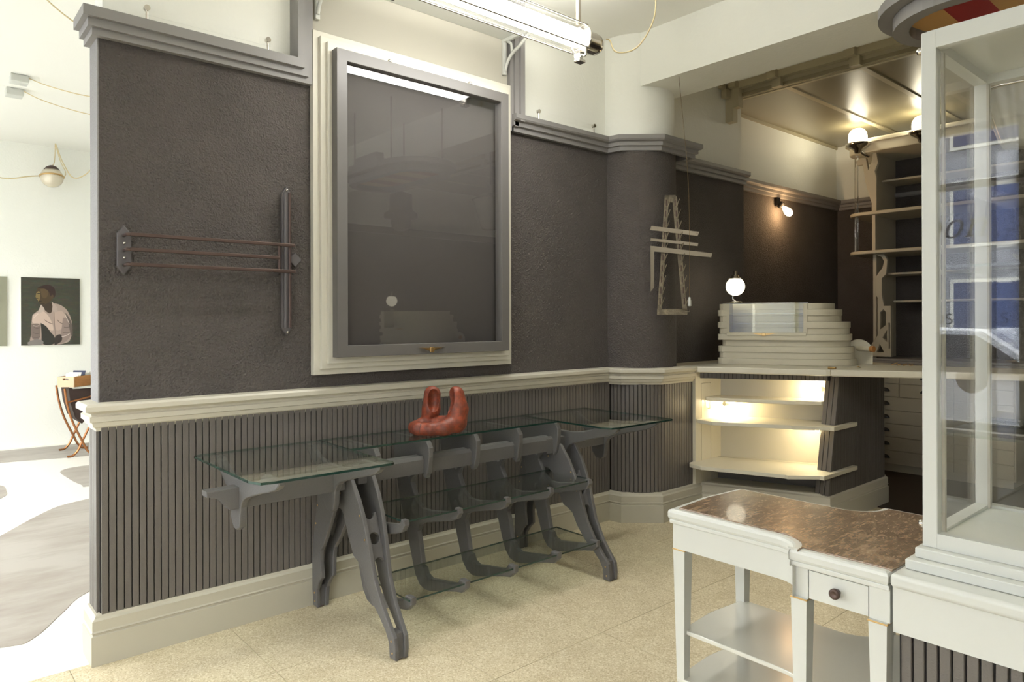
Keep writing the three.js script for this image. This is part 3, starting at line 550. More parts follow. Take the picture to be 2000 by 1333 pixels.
// ================= VITRINE AND ITS CABINET =================
{
  const Z0 = -0.69, Z1 = 0.42;
  const t = thing('vitrine_cabinet', 'white base cabinet with grey beadboard front under the glass vitrine', 'cabinet');
  part('top_slab', bx(1.813, 2.44, 0.725, 0.76, Z0, Z1, 0.012), M.white, t);
  part('apron', bx(1.826, 2.43, 0.615, 0.725, Z0 + 0.004, Z1 - 0.004), M.white, t);
  part('body', bx(1.852, 2.42, 0.0, 0.615, Z0 + 0.01, Z1 - 0.01), M.slatBack, t);
  const P = 0.0281, sg = metreUV(new RoundedBoxGeometry(0.013, 0.56, P - 0.0045, 1, 0.003)); sg.userData.keepUV = true;
  for (let z = Z0 + 0.014 + P / 2; z < Z1 - 0.02; z += P) part('slat', sg, M.slat, t).position.set(1.848, 0.335, z);
  part('plinth', bx(1.835, 2.43, 0, 0.06, Z0 + 0.006, Z1), M.cream, t);
  const v = thing('vitrine', 'tall white framed glass showcase standing on the beadboard cabinet', 'showcase');
  const a = Z0 + 0.035, X0 = 1.93, X1 = 2.375, Y0 = 0.81, Y1 = 2.095, b = Z1 - 0.035, w = 0.034;
  part('plinth_step', bx(1.875, 2.42, 0.7605, 0.785, Z0 + 0.014, Z1 - 0.014, 0.003), M.white, v);
  part('plinth_step', bx(1.905, 2.40, 0.785, 0.81, Z0 + 0.026, Z1 - 0.026, 0.003), M.white, v);
  for (const [x, z] of [[X0, a], [X1 - w, a], [X0, b - w], [X1 - w, b - w]]) part('post', bx(x, x + w, Y0, Y1, z, z + w, 0.003), M.white, v);
  for (const [y0, y1] of [[Y0, Y0 + 0.038], [Y1 - 0.045, Y1]]) {
    for (const x of [X0, X1 - w]) part('frame_rail', bx(x + 0.0008, x + w - 0.0008, y0 + 0.0006, y1 - 0.0006, a + w - 0.003, b - w + 0.003), M.white, v);
    for (const z of [a, b - w]) part('frame_rail', bx(X0 + w - 0.003, X1 - w + 0.003, y0 + 0.0006, y1 - 0.0006, z + 0.0008, z + w - 0.0008), M.white, v);
  }
  part('floor_board', bx(X0 + 0.02, X1 - 0.02, Y0 + 0.002, Y0 + 0.03, a + 0.02, b - 0.02), M.white, v);
  part('roof_board', bx(X0 + 0.01, X1 - 0.01, Y1 - 0.02, Y1 + 0.004, a + 0.01, b - 0.01), M.white, v);
  part('glass_pane', bx(X0 + 0.010, X0 + 0.014, Y0 + 0.036, Y1 - 0.042, a + w - 0.003, b - w + 0.003), M.pane, v);
  part('glass_pane', bx(X1 - 0.014, X1 - 0.010, Y0 + 0.036, Y1 - 0.042, a + w - 0.003, b - w + 0.003), M.pane, v);
  part('glass_pane', bx(X0 + w - 0.003, X1 - w + 0.003, Y0 + 0.036, Y1 - 0.042, a + 0.012, a + 0.016), M.pane, v);
  part('glass_pane', bx(X0 + w - 0.003, X1 - w + 0.003, Y0 + 0.036, Y1 - 0.042, b - 0.016, b - 0.012), M.pane, v);
  for (const y of [1.09, 1.505]) part('glass_shelf', bx(X0 + 0.03, X1 - 0.02, y, y + 0.007, a + 0.03, b - 0.03), M.greenGlass, v);
  for (const [x, z] of [[X0 + w, a + w], [X1 - w - 0.012, a + w]]) part('shelf_standard', bx(x, x + 0.012, Y0 + 0.03, Y1 - 0.05, z, z + 0.006), M.warmgray, v);
  part('key_knob', new THREE.SphereGeometry(0.01, 14, 10).translate(X0 + 0.015, 0.862, a - 0.006), M.chrome, v);
  part('key_knob', new THREE.SphereGeometry(0.01, 14, 10).translate(X0 + 0.015, 2.055, a - 0.006), M.chrome, v);
}

// ================= COUNTER =================
const TH = THREE.MathUtils.degToRad(66), EX = Math.cos(TH), EZ = Math.sin(TH);
{
  const t = thing('counter_cabinet', 'open-fronted shop counter with lit cream shelves and grey beadboard side', 'counter');
  // left jamb carries a small door
  part('jamb_panel', bx(4.285, 4.62, 0.2, 1.0, -3.2, -2.946), M.counter, t);
  part('jamb_stile', bx(4.285, 4.357, 0.2, 1.0, -2.946, -2.932), M.counter, t);
  part('jamb_stile', bx(4.478, 4.62, 0.2, 1.0, -2.946, -2.932), M.counter, t);
  part('jamb_rail', bx(4.357, 4.478, 0.918, 1.0, -2.946, -2.9322), M.counter, t);
  const d = part('door', bx(4.360, 4.475, 0.205, 0.915, -2.944, -2.9315), M.counter, t);
  part('handle', tube([[4.437, 0.80, -2.93], [4.437, 0.80, -2.915], [4.437, 0.765, -2.915], [4.437, 0.73, -2.915], [4.437, 0.73, -2.93]], 0.003, 20, 6), M.brass, d, 'slim brass handle');

  // back panel
  const bp = [[4.60, -2.95], [4.60 + EX * 0.85, -2.95 + EZ * 0.85]];
  part('back_panel', slabY([bp[0], bp[1], [bp[1][0] + 0.03, bp[1][1]], [bp[0][0] + 0.03, bp[0][1]]], 0.2, 0.80), M.counter, t);
  // right side, leaning front edge, beadboard
  part('side_panel', plateZ([[4.66, 0.2], [5.55, 0.2], [5.55, 1.0], [4.83, 1.0]], -2.235, 0.082), M.slatBack, t);
  const P = 0.0281; let k = 0;
  for (let x = 4.655; x < 5.54; x += P) { const xr = x + P - 0.0048, top = 0.985; const lean = (y) => 4.652 + (y - 0.2) * 0.213; let y1 = top; if (lean(top) > x) { y1 = Math.min(top, 0.2 + (xr - 4.652) / 0.213); } if (y1 < 0.25) continue; const q = lean(y1) > x + 0.002 ? [[x, 0.2], [xr, 0.2], [xr, y1], [x, Math.max(0.21, 0.2 + (x - 4.652) / 0.213)]] : [[x, 0.2], [xr, 0.2], [xr, top], [x, top]]; part('slat', plateZ(q, -2.153, 0.013, 0), M.slat, t); }
  for (let j = 0; j < 3; j++) { const z0 = -2.235 + j * 0.032; part('edge_slat', plateZ([[4.634, 0.2], [4.66, 0.2], [4.832, 1.0], [4.806, 1.0]], z0 + 0.0015, 0.029, 0.003), M.slat, t); }
  part('top_fascia', slabY([[4.35, -2.93], [4.78, -2.2], [4.80, -2.2], [4.37, -2.93]], 0.955, 0.045), M.slatBack, t);
  { const L = 0.82; for (let s = 0; s < L; s += P) { const g = new RoundedBoxGeometry(P - 0.0035, 0.04, 0.012, 1, 0.002).rotateY(-TH * 0 - Math.atan2(0.73, 0.43)).translate(4.352 + 0.43 * s / L * 0.97, 0.975, -2.922 + 0.73 * s / L * 0.97); part('slat', g, M.slat, t); } }
  // shelves
  const sh = (pts, y, label) => part('shelf', slabY(smooth2(pts), y - 0.026, 0.026, 0.003), M.counter, t, label);
  function smooth2(p) { return p; }
  const tip = (cx, cz, r, a0, a1) => { const o = []; for (let i = 0; i <= 6; i++) { const a = a0 + (a1 - a0) * i / 6; o.push([cx + r * Math.cos(a), cz + r * Math.sin(a)]); } return o; };
  sh([[4.62, -2.95], [4.27, -2.95], ...tip(4.255, -2.885, 0.065, -Math.PI / 2, -Math.PI * 0.95), [4.178, -2.82], [4.36, -2.30], [4.352, -2.275], [4.50, -2.135], [4.66, -2.135], [4.67, -2.235], [4.93, -2.235]], 0.36);
  sh([[4.62, -2.95], [4.36, -2.95], ...tip(4.35, -2.89, 0.06, -Math.PI / 2, -Math.PI * 0.92), [4.275, -2.79], [4.515, -2.335], [4.505, -2.31], [4.645, -2.135], [4.72, -2.135], [4.73, -2.235], [4.93, -2.235]], 0.663);
  sh([[4.62, -2.95], [4.45, -2.95], ...tip(4.44, -2.905, 0.04, -Math.PI / 2, -Math.PI * 0.9), [4.41, -2.86], [4.63, -2.36], [4.655, -2.375], [4.74, -2.235], [4.93, -2.235]], 0.815);
  for (const [x0, y] of [[4.50, 0.36], [4.645, 0.663]]) part('side_rail', bx(x0, 5.0, y - 0.028, y, -2.14, -2.105, 0.004), M.counter, t);
  part('toe_board', slabY([[4.56, -2.95], [4.84, -2.24], [4.86, -2.24], [4.58, -2.95]], 0.2, 0.16), M.slat, t);
  part('base_top', slabY([[4.40, -2.958], [4.66, -2.19], [5.56, -2.19], [5.56, -3.2], [4.4, -3.2]], 0.17, 0.035), M.cream, t);
  part('baseboard', sweep(BASE.map(p => [p[0] * 0.9, p[1] * 1.05]), [[4.37, -2.96], [4.665, -2.165], [5.56, -2.165], [5.56, -3.2]]), M.cream, t);
  part('rear_panel', bx(5.53, 5.555, 0.2, 1.0, -3.2, -2.16), M.shelfPaint, t);
  // little lamps in the niche
  const bulb = (x, y, z, dx, k) => { part('bulb_holder', cyl(0.016, 0.018, 0.035, 0, 0, 0, 16).rotateZ(Math.PI / 2).translate(x - dx * 0.035, y, z), M.white, t); part('light_bulb', new THREE.SphereGeometry(0.011, 14, 10).translate(x, y, z), M.bulbGlow, t); point(x, y, z, [1, 0.84, 0.55], k, 1.2); };
  bulb(4.56, 0.765, -2.84, 1, 0.36); bulb(4.83, 0.885, -2.30, -1, 0.32); bulb(4.74, 0.615, -2.27, -1, 0.32);

  const ct = thing('countertop', 'cream painted countertop under the stepped display register', 'countertop');
  const fl = [4.26, -2.895], fr2 = [fl[0] + EX * 0.83, fl[1] + EZ * 0.83];
  part('slab', slabY([fl, fr2, [fr2[0] + 0.02, fr2[1] + 0.02], [5.62, fr2[1] + 0.02], [5.62, -3.235], [4.28, -3.235]], 1.0015, 0.044, 0.008), M.counter, ct);
  const fp = thing('counter_flap', 'cream hinged counter flap bridging behind the glass showcase', 'countertop');
  const q = [fr2[0] + 0.012, fr2[1] + 0.026], q2 = [5.28, -0.67];
  part('slab', slabY([q, [4.98, -1.42], q2, [4.98, 0.08], [4.61, 0.774], [5.4, 0.774], [5.75, -0.67], [5.4, q[1]]].map(p => p), 1.0015, 0.044, 0.008), M.counter, fp);
  part('hinge', [cyl(0.008, 0.008, 0.05, 0, 0, 0, 12).rotateX(Math.PI / 2).translate(q[0] + 0.04, 1.0545, q[1] - 0.01)], M.brass, fp);
  part('hinge', [cyl(0.004, 0.004, 0.04, 0, 0, 0, 8).rotateZ(1.4).translate(4.95, 1.050, q[1] + 0.04)], M.brass, fp);
  // keys on the flap
  const ky = thing('key_bunch', 'small bunch of brass keys lying on the counter flap', 'keys');
  part('ring', new THREE.TorusGeometry(0.02, 0.002, 6, 20).rotateX(1.2).translate(5.18, 1.068, -1.93), M.brass, ky);
  for (let j = 0; j < 3; j++) part('key', new THREE.TorusGeometry(0.012, 0.0025, 6, 14).rotateX(1.1).rotateY(j).translate(5.2 + 0.025 * j, 1.062, -1.91 + 0.03 * j), M.brass, ky);
}
// stepped display register
function makeRegister() {
  const t = thing('display_register', 'stepped cream counter display case shaped like an old register with glass window', 'display case');
  const D = 0.44, bh = 0.0447;
  const foot = (x0, front, xr, R, notch) => {
    const p = []; p.push([x0, -D]); p.push([x0, front - 0.03], [x0 + 0.01, front - 0.009], [x0 + 0.03, front]);
    if (notch) p.push([0.085, front], [0.085, -0.22], [0.60, -0.22], [0.60, front]);
    p.push([0.63, front]); for (let i = 1; i <= 24; i++) { const a = Math.PI / 2 * (1 - i / 24); p.push([0.63 + (xr - 0.63) * Math.cos(a), front - R + R * Math.sin(a)]); }
    p.push([xr, -D]); return p;
  };
  const inset = [0, 0.012, 0.004, 0.03, 0, 0.012, 0, 0.012, 0, 0.012], right = [0.945, 0.93, 0.93, 0.905, 0.915, 0.90, 0.905, 0.845, 0.85, 0.80];
  for (let k = 0; k < 10; k++) part('band', slabY(foot(inset[k] * 0.9, -inset[k], right[k], 0.24, k >= 5), k * bh, bh - 0.0005, 0.002), M.register, t);
  part('window_sill', bx(0.07, 0.615, 5 * bh - 0.012, 5 * bh + 0.012, -0.02, 0.006, 0.002), M.register, t);
  part('window_stile', bx(0.066, 0.088, 5 * bh, 10 * bh, -0.03, 0.003), M.register, t);
  part('window_stile', bx(0.597, 0.622, 5 * bh, 10 * bh, -0.03, 0.003), M.register, t);
  part('window_pane', bx(0.088, 0.597, 5 * bh + 0.012, 10 * bh, -0.012, -0.008), M.pane, t);
  part('glass_lid', bx(0.04, 0.63, 10 * bh, 10 * bh + 0.006, -0.25, 0.002), M.greenGlass, t);
  for (const y of [6.6 * bh, 8.3 * bh]) part('inner_shelf', bx(0.086, 0.599, y, y + 0.006, -0.21, -0.05), M.greenGlass, t);
  const e = []; for (const s of [-1, 1]) e.push(plateZ(s > 0 ? [[0.01, -0.008], [0.085, 0.008], [0.01, 0.008]] : [[-0.01, 0.008], [-0.085, 0.008], [-0.01, -0.008]], 0.007, 0.004).translate(0.33, 5 * bh - 0.002, 0)); e.push(bx(0.317, 0.343, 5 * bh - 0.014, 5 * bh + 0.009, 0.006, 0.014, 0.003));
  part('winged_emblem', e, M.brass, t, 'small winged brass emblem');
  part('crank_plate', [cyl(0.09, 0.09, 0.05, 0, 0, 0, 32).rotateX(Math.PI / 2).translate(0.96, 0.092, -0.36), bx(0.90, 1.05, 0, 0.09, -0.385, -0.335)], M.register, t);
  part('crank_handle', rod(V(0.95, 0.115, -0.34), V(1.035, 0.115, -0.28), 0.018, 14), M.register, t);
  part('crank_grip', rod(V(1.035, 0.115, -0.28), V(1.055, 0.115, -0.265), 0.022, 14), M.wood, t);
  return t;
}
const REG = [4.615, 1.0462, -2.965];
const reg = makeRegister(); reg.position.set(...REG); reg.rotation.y = -TH; 
function makeGlobe(label) {
  const t = thing('globe_lamp', label, 'lamp');
  part('base', lathe([[0, 0], [0.05, 0], [0.05, 0.012], [0.03, 0.016], [0, 0.016]], 28), M.chrome, t);
  part('arm', tube([[0, 0.014, 0], [-0.018, 0.03, 0], [-0.02, 0.05, 0], [-0.008, 0.066, 0]], 0.007, 16, 8), M.chrome, t);
  part('glowing_globe', new THREE.SphereGeometry(0.0705, 36, 24).translate(0, 0.128, 0), M.globeGlow, t);
  part('collar', lathe([[0, 0.185], [0.045, 0.185], [0.045, 0.193], [0.03, 0.198], [0.028, 0.212], [0.016, 0.214], [0.016, 0.245], [0, 0.246]], 28), M.chrome, t);
  for (const a of [0.6, 2.7, 4.8]) part('collar_screw', new THREE.SphereGeometry(0.004, 8, 6).translate(0.047 * Math.cos(a), 0.19, 0.047 * Math.sin(a)), M.chrome, t);
  return t;
}
const onReg = (x, y, z) => [REG[0] + x * EX - z * EZ, REG[1] + y, REG[2] + x * EZ + z * EX];
const globe = makeGlobe('white glass globe lamp with chrome cap on the register'); { const p = onReg(0.115, 0.4535, -0.13); globe.position.set(...p); globe.rotation.y = -TH; point(p[0], p[1] + 0.128, p[2], [1, 0.9, 0.66], 0.15, 3.5); }
// their twins on the far side of the shop (seen mirrored in the display case)
{
  const r2 = reg.clone(); r2.name = numbered('display_register'); r2.scale.z = -1; r2.rotation.y = TH; r2.position.set(REG[0], 1.0462, mirrorZ - REG[2]); r2.userData.label = 'stepped display register on the far counter, seen as a reflection'; scene.add(r2);
  const g2 = globe.clone(); g2.name = numbered('globe_lamp'); g2.position.z = mirrorZ - globe.position.z; g2.userData.label = 'white globe lamp on the far counter, seen as a reflection'; scene.add(g2);
  point(g2.position.x, g2.position.y + 0.128, g2.position.z, [1, 0.9, 0.66], 0.15, 3.5);
  const c2 = thing('far_counter', 'cream shop counter across the room, seen as a reflection', 'counter');
  part('top', slabY([[4.26, mirrorZ + 2.895], [4.60, mirrorZ + 2.137], [5.62, mirrorZ + 2.137], [5.62, 1.84], [4.28, 1.84]], 1.0015, 0.044, 0.004), M.counter, c2);
  part('body', slabY([[4.40, 1.55], [4.72, 0.82], [5.55, 0.82], [5.55, 1.84], [4.4, 1.84]], 0.001, 1.0), M.slat, c2);
}

// ================= BACK BAR =================
{
  const t = thing('wall_shelving', 'tall cream shelving unit with rounded shelf ends and fretwork brackets', 'shelving');
  const Z = -2.78, ZE = 1.44, XB = 7.548, XF = 7.0;
  part('back_board', bx(7.50, XB, 1.0, 3.1, Z, ZE), M.dark, t);
  part('side_panel', bx(XF + 0.03, 7.50, 0.98, 3.0, Z - 0.03, Z), M.shelfPaint, t);
  part('side_panel', bx(XF + 0.03, 7.50, 0.98, 3.0, -1.35, -1.32), M.shelfPaint, t);
  part('side_panel', bx(XF + 0.03, 7.50, 0.98, 3.0, ZE - 0.03, ZE), M.shelfPaint, t);
  const round = (x0, x1, z0, z1, r) => { const o = [[x1, z1], [x1, z0], [x0 + r, z0]]; for (let i = 1; i <= 8; i++) { const a = -Math.PI / 2 - Math.PI / 2 * i / 8; o.push([x0 + r + r * Math.cos(a), z0 + r + r * Math.sin(a)]); } o.push([x0, z1]); return o; };
  part('top_board', slabY(round(6.90, XB, -3.02, ZE, 0.14), 2.955, 0.135, 0.01), M.counter, t);
  part('top_lip', slabY(round(6.86, XB, -3.05, ZE, 0.16), 3.04, 0.03, 0.006), M.counter, t);
  for (const y of [2.365, 1.995]) part('shelf', slabY(round(6.92, XB, -3.03, ZE, 0.16), y, 0.032, 0.008), M.shelfPaint, t);
  for (const [y, z] of [[2.70, Z], [1.80, Z], [1.535, Z + 0.1]]) part('thin_shelf', bx(7.17, XB - 0.04, y, y + 0.02, z, ZE - 0.02, 0.006), M.shelfPaint, t);
  part('upright', bx(XF - 0.02, XF + 0.03, 2.03, 2.37, Z - 0.02, Z + 0.012, 0.004), M.shelfPaint, t);
  // scrolled upper bracket (profile across z, y)
  part('upper_bracket', plateX([[-2.80, 2.397], [-2.755, 2.397], [-2.755, 2.72], [-2.77, 2.78], [-2.74, 2.86], [-2.755, 2.955], [-2.79, 2.955], [-2.80, 2.88], [-2.83, 2.80], [-2.85, 2.92], [-2.90, 2.93], [-2.95, 2.90], [-2.93, 2.86], [-2.88, 2.86], [-2.86, 2.70], [-2.83, 2.58], [-2.80, 2.48]], 6.975, 0.04, 0.005), M.shelfPaint, t);
  // lower strut
  part('lower_strut', plateX([[-2.79, 1.995], [-2.755, 1.995], [-2.72, 1.96], [-2.70, 1.92], [-2.715, 1.86], [-2.76, 1.80], [-2.775, 1.77], [-2.775, 1.60], [-2.76, 1.58], [-2.76, 1.22], [-2.80, 1.16], [-2.86, 1.06], [-2.85, 1.03], [-2.82, 1.02], [-2.64, 1.02], [-2.64, 1.50], [-2.70, 1.50], [-2.72, 1.60], [-2.72, 1.76], [-2.68, 1.80], [-2.67, 1.93], [-2.70, 1.995]].reverse(), 7.0, 0.04, 0.004, [[[-2.735, 1.28], [-2.735, 1.44], [-2.705, 1.47], [-2.685, 1.44], [-2.685, 1.32]], [[-2.715, 1.20], [-2.675, 1.27], [-2.675, 1.16]], [[-2.66, 1.10], [-2.66, 1.34], [-2.65, 1.34], [-2.65, 1.10]], [[-2.77, 1.06], [-2.74, 1.14], [-2.70, 1.06]]]), M.shelfPaint, t);
  part('ledge', bx(6.88, XB, 0.935, 0.96, -3.05, ZE, 0.005), M.cornice, t);
  part('ledge_step', bx(6.93, XB, 0.96, 0.985, -3.02, ZE, 0.004), M.cornice, t);
  part('ledge_step', bx(6.97, XB, 0.985, 1.005, -3.0, ZE, 0.004), M.cornice, t);
  const gr = thing('glass_rod', 'clear vertical glass rod between the shelf ends under the lamp', 'rod');
  part('rod', rod(V(6.99, 2.028, -2.945), V(6.99, 2.364, -2.945), 0.017, 18), M.rodGlass, gr);
  part('rod', rod(V(6.99, 2.398, -2.945), V(6.99, 2.955, -2.945), 0.017, 18), M.rodGlass, gr);
  const jar = (z, label) => {
    const l = thing('shelf_lamp', label, 'lamp', 'chrome lamps on the shelving');
    part('cup', lathe([[0, 0], [0.02, 0.0], [0.03, 0.03], [0.07, 0.055], [0.085, 0.075], [0.08, 0.08], [0, 0.08]], 32), M.chrome, l);
    part('glowing_dome', lathe([[0.062, 0.078], [0.064, 0.13], [0.06, 0.165], [0.045, 0.19], [0.025, 0.202], [0.0, 0.206]], 32), M.jarGlow, l);
    part('arm', tube([[0.03, 0.03, 0], [0.06, 0.0, 0.02], [0.09, -0.02, 0.04]], 0.012, 12), M.chrome, l);
    l.scale.set(1.3, 1.15, 1.3); l.position.set(6.83, 2.945, z); point(6.83, 3.09, z, [1, 0.9, 0.66], 0.5, 3);
  };
  jar(-2.865, 'chrome cup lamp with glowing dome at the shelving corner'); jar(-2.31, 'chrome cup lamp with glowing dome partly hidden by the showcase');
}
// plan chest
{
  const t = thing('drawer_chest', 'cream plan chest with black cup pulls behind the counter', 'chest');
  part('body', bx(6.735, 7.5, 0.06, 0.93, -3.05, -1.6), M.shelfPaint, t);
  part('plinth', bx(6.75, 7.5, 0.002, 0.06, -3.03, -1.62), M.shelfPaint, t);
  const pull = (p, z, y) => part('cup_pull', new THREE.SphereGeometry(0.04, 16, 10, 0, Math.PI * 2, 0, Math.PI / 2).scale(0.6, 0.8, 1.1).translate(6.722, y - 0.01, z), M.black, p, 'black cup pull');
  for (let k = 0; k < 7; k++) {
    const y0 = 0.075 + k * 0.1205, y1 = y0 + 0.1155;
    const bays = k >= 5 ? [[-3.04, -2.47], [-2.465, -2.04], [-2.035, -1.61]] : [[-3.04, -2.04], [-2.035, -1.61]];
    for (const [a, b] of bays) { const d = part('drawer', bx(6.722, 6.74, y0, y1, a, b, 0.002), M.shelfPaint, t); pull(d, k >= 5 ? (a < -3 ? -2.59 : (a + b) / 2) : (a < -3 ? -2.59 : (a + b) / 2), (y0 + y1) / 2); }
  }
}
// bare wall bulb
{
  const t = thing('wall_bulb', 'bare warm bulb in a black socket under the alcove cornice', 'lamp');
  part('socket', [bx(6.225, 6.285, 2.45, 2.53, -3.379, -3.35, 0.004), cyl(0.024, 0.02, 0.06, 0, 0, 0, 18).rotateX(0.75).translate(6.255, 2.455, -3.33)], M.black, t);
  part('glowing_bulb', lathe([[0, -0.05], [0.022, -0.045], [0.034, -0.025], [0.036, 0], [0.028, 0.03], [0.016, 0.06], [0.014, 0.07], [0, 0.07]], 24).rotateX(-0.75).translate(6.262, 2.385, -3.265), M.bulbGlow, t);
  point(6.262, 2.385, -3.26, [1, 0.62, 0.3], 0.6, 1.8);
}

// ================= HANGING OVAL AND PENDANTS =================
{
  const t = thing('ceiling_ring', 'grey oval hanging ring with red and tan striped underside above the showcase', 'ceiling fixture');
  const C = 3.49, za = -0.995, zb = -0.345;
  const stad = (R) => { const o = []; for (let i = 0; i <= 20; i++) { const a = Math.PI + Math.PI * i / 20; o.push([C + R * Math.cos(a), za + R * Math.sin(a)]); } for (let i = 0; i <= 20; i++) { const a = Math.PI * i / 20; o.push([C + R * Math.cos(a), zb + R * Math.sin(a)]); } return o; };
  part('upper_ring', slabY(stad(0.35), 2.725, 0.045, 0, [stad(0.2).reverse()]), M.cornice, t);
  part('lower_ring', slabY(stad(0.29), 2.665, 0.058, 0, [stad(0.225).reverse()]), M.cornice, t);
  const sp = stad(0.224), N = 7; const zmin = za - 0.224, zmax = zb + 0.224;
  for (let k = 0; k < N; k++) {
    const a = zmin + (zmax - zmin) * k / N, b = zmin + (zmax - zmin) * (k + 1) / N, hw = z => { const q = z < za ? za - z : z > zb ? z - zb : 0; return Math.sqrt(Math.max(0, 0.224 * 0.224 - q * q)); };
    const p = []; for (let i = 0; i <= 8; i++) { const z = a + (b - a) * i / 8; p.push([C - hw(z), z]); } for (let i = 8; i >= 0; i--) { const z = a + (b - a) * i / 8; p.push([C + hw(z), z]); }
    part('stripe_panel', slabY(p.reverse(), 2.712, 0.01), k % 2 ? M.red : M.tan, t);
  }
  part('side_block', [bx(3.12, 3.2, 2.72, 2.80, -0.93, -0.41, 0.004), bx(3.14, 3.22, 2.80, 2.86, -0.87, -0.47, 0.004)], M.cornice, t);
  part('side_block', [bx(3.78, 3.86, 2.72, 2.80, -0.93, -0.41, 0.004)], M.cornice, t);
  for (const z of [za, zb]) for (const s of [-1, 1]) part('hanger', rod(V(C + s * 0.27, 2.77, z), V(C + s * 0.27, 3.329, z), 0.006), M.bronze, t);
  const hol = (x, y, z, label) => {
    const p = thing('pendant_lamp', label, 'lamp', 'ribbed glass pendants');
    const pr = []; for (let i = 0; i <= 10; i++) { const f = i / 10; pr.push([0.08 + 0.09 * f ** 0.8, -0.27 + 0.29 * f]); }
    const rg = lathe([[0, -0.272], ...pr], 128); const q = rg.attributes.position; for (let i = 0; i < q.count; i++) { const a = Math.atan2(q.getZ(i), q.getX(i)), s = 1 + 0.02 * Math.cos(a * 16); q.setX(i, q.getX(i) * s); q.setZ(i, q.getZ(i) * s); } rg.computeVertexNormals();
    part('ribbed_shade', rg, new THREE.MeshPhysicalMaterial({ color: 0xe8e8de, transmission: 0.7, thickness: 0, roughness: 0.25 }), p);
    part('shade_rim', new THREE.TorusGeometry(0.172, 0.009, 8, 40).rotateX(Math.PI / 2).translate(0, 0.02, 0), M.chrome, p);
    part('canopy_cap', lathe([[0.172, 0.02], [0.12, 0.06], [0.05, 0.09], [0.045, 0.16], [0, 0.165]], 32), M.chrome, p);
    part('stem', rod(V(0, 0.16, 0), V(0, 3.33 - y, 0), 0.007), M.bronze, p);
    p.position.set(x, y, z);
  };
  hol(4.33, 2.53, -1.0, 'ribbed glass pendant lamp seen through the showcase');
  // tall shop pendant that shows in the display case glass
  const p = thing('factory_pendant', 'dark industrial pendant lamp seen as a reflection in the framed glass', 'lamp');
  part('housing', lathe([[0, 0.5], [0.02, 0.5], [0.03, 0.36], [0.13, 0.33], [0.14, 0.14], [0.2, 0.1], [0.2, 0.05], [0.12, 0.03], [0.11, -0.06], [0.06, -0.1], [0, -0.1]], 32), M.bronze, p);
  part('stem', rod(V(0, 0.5, 0), V(0, 3.33 - 2.55, 0), 0.01), M.bronze, p);
  p.position.set(4.5, 2.55, 0.9);
}

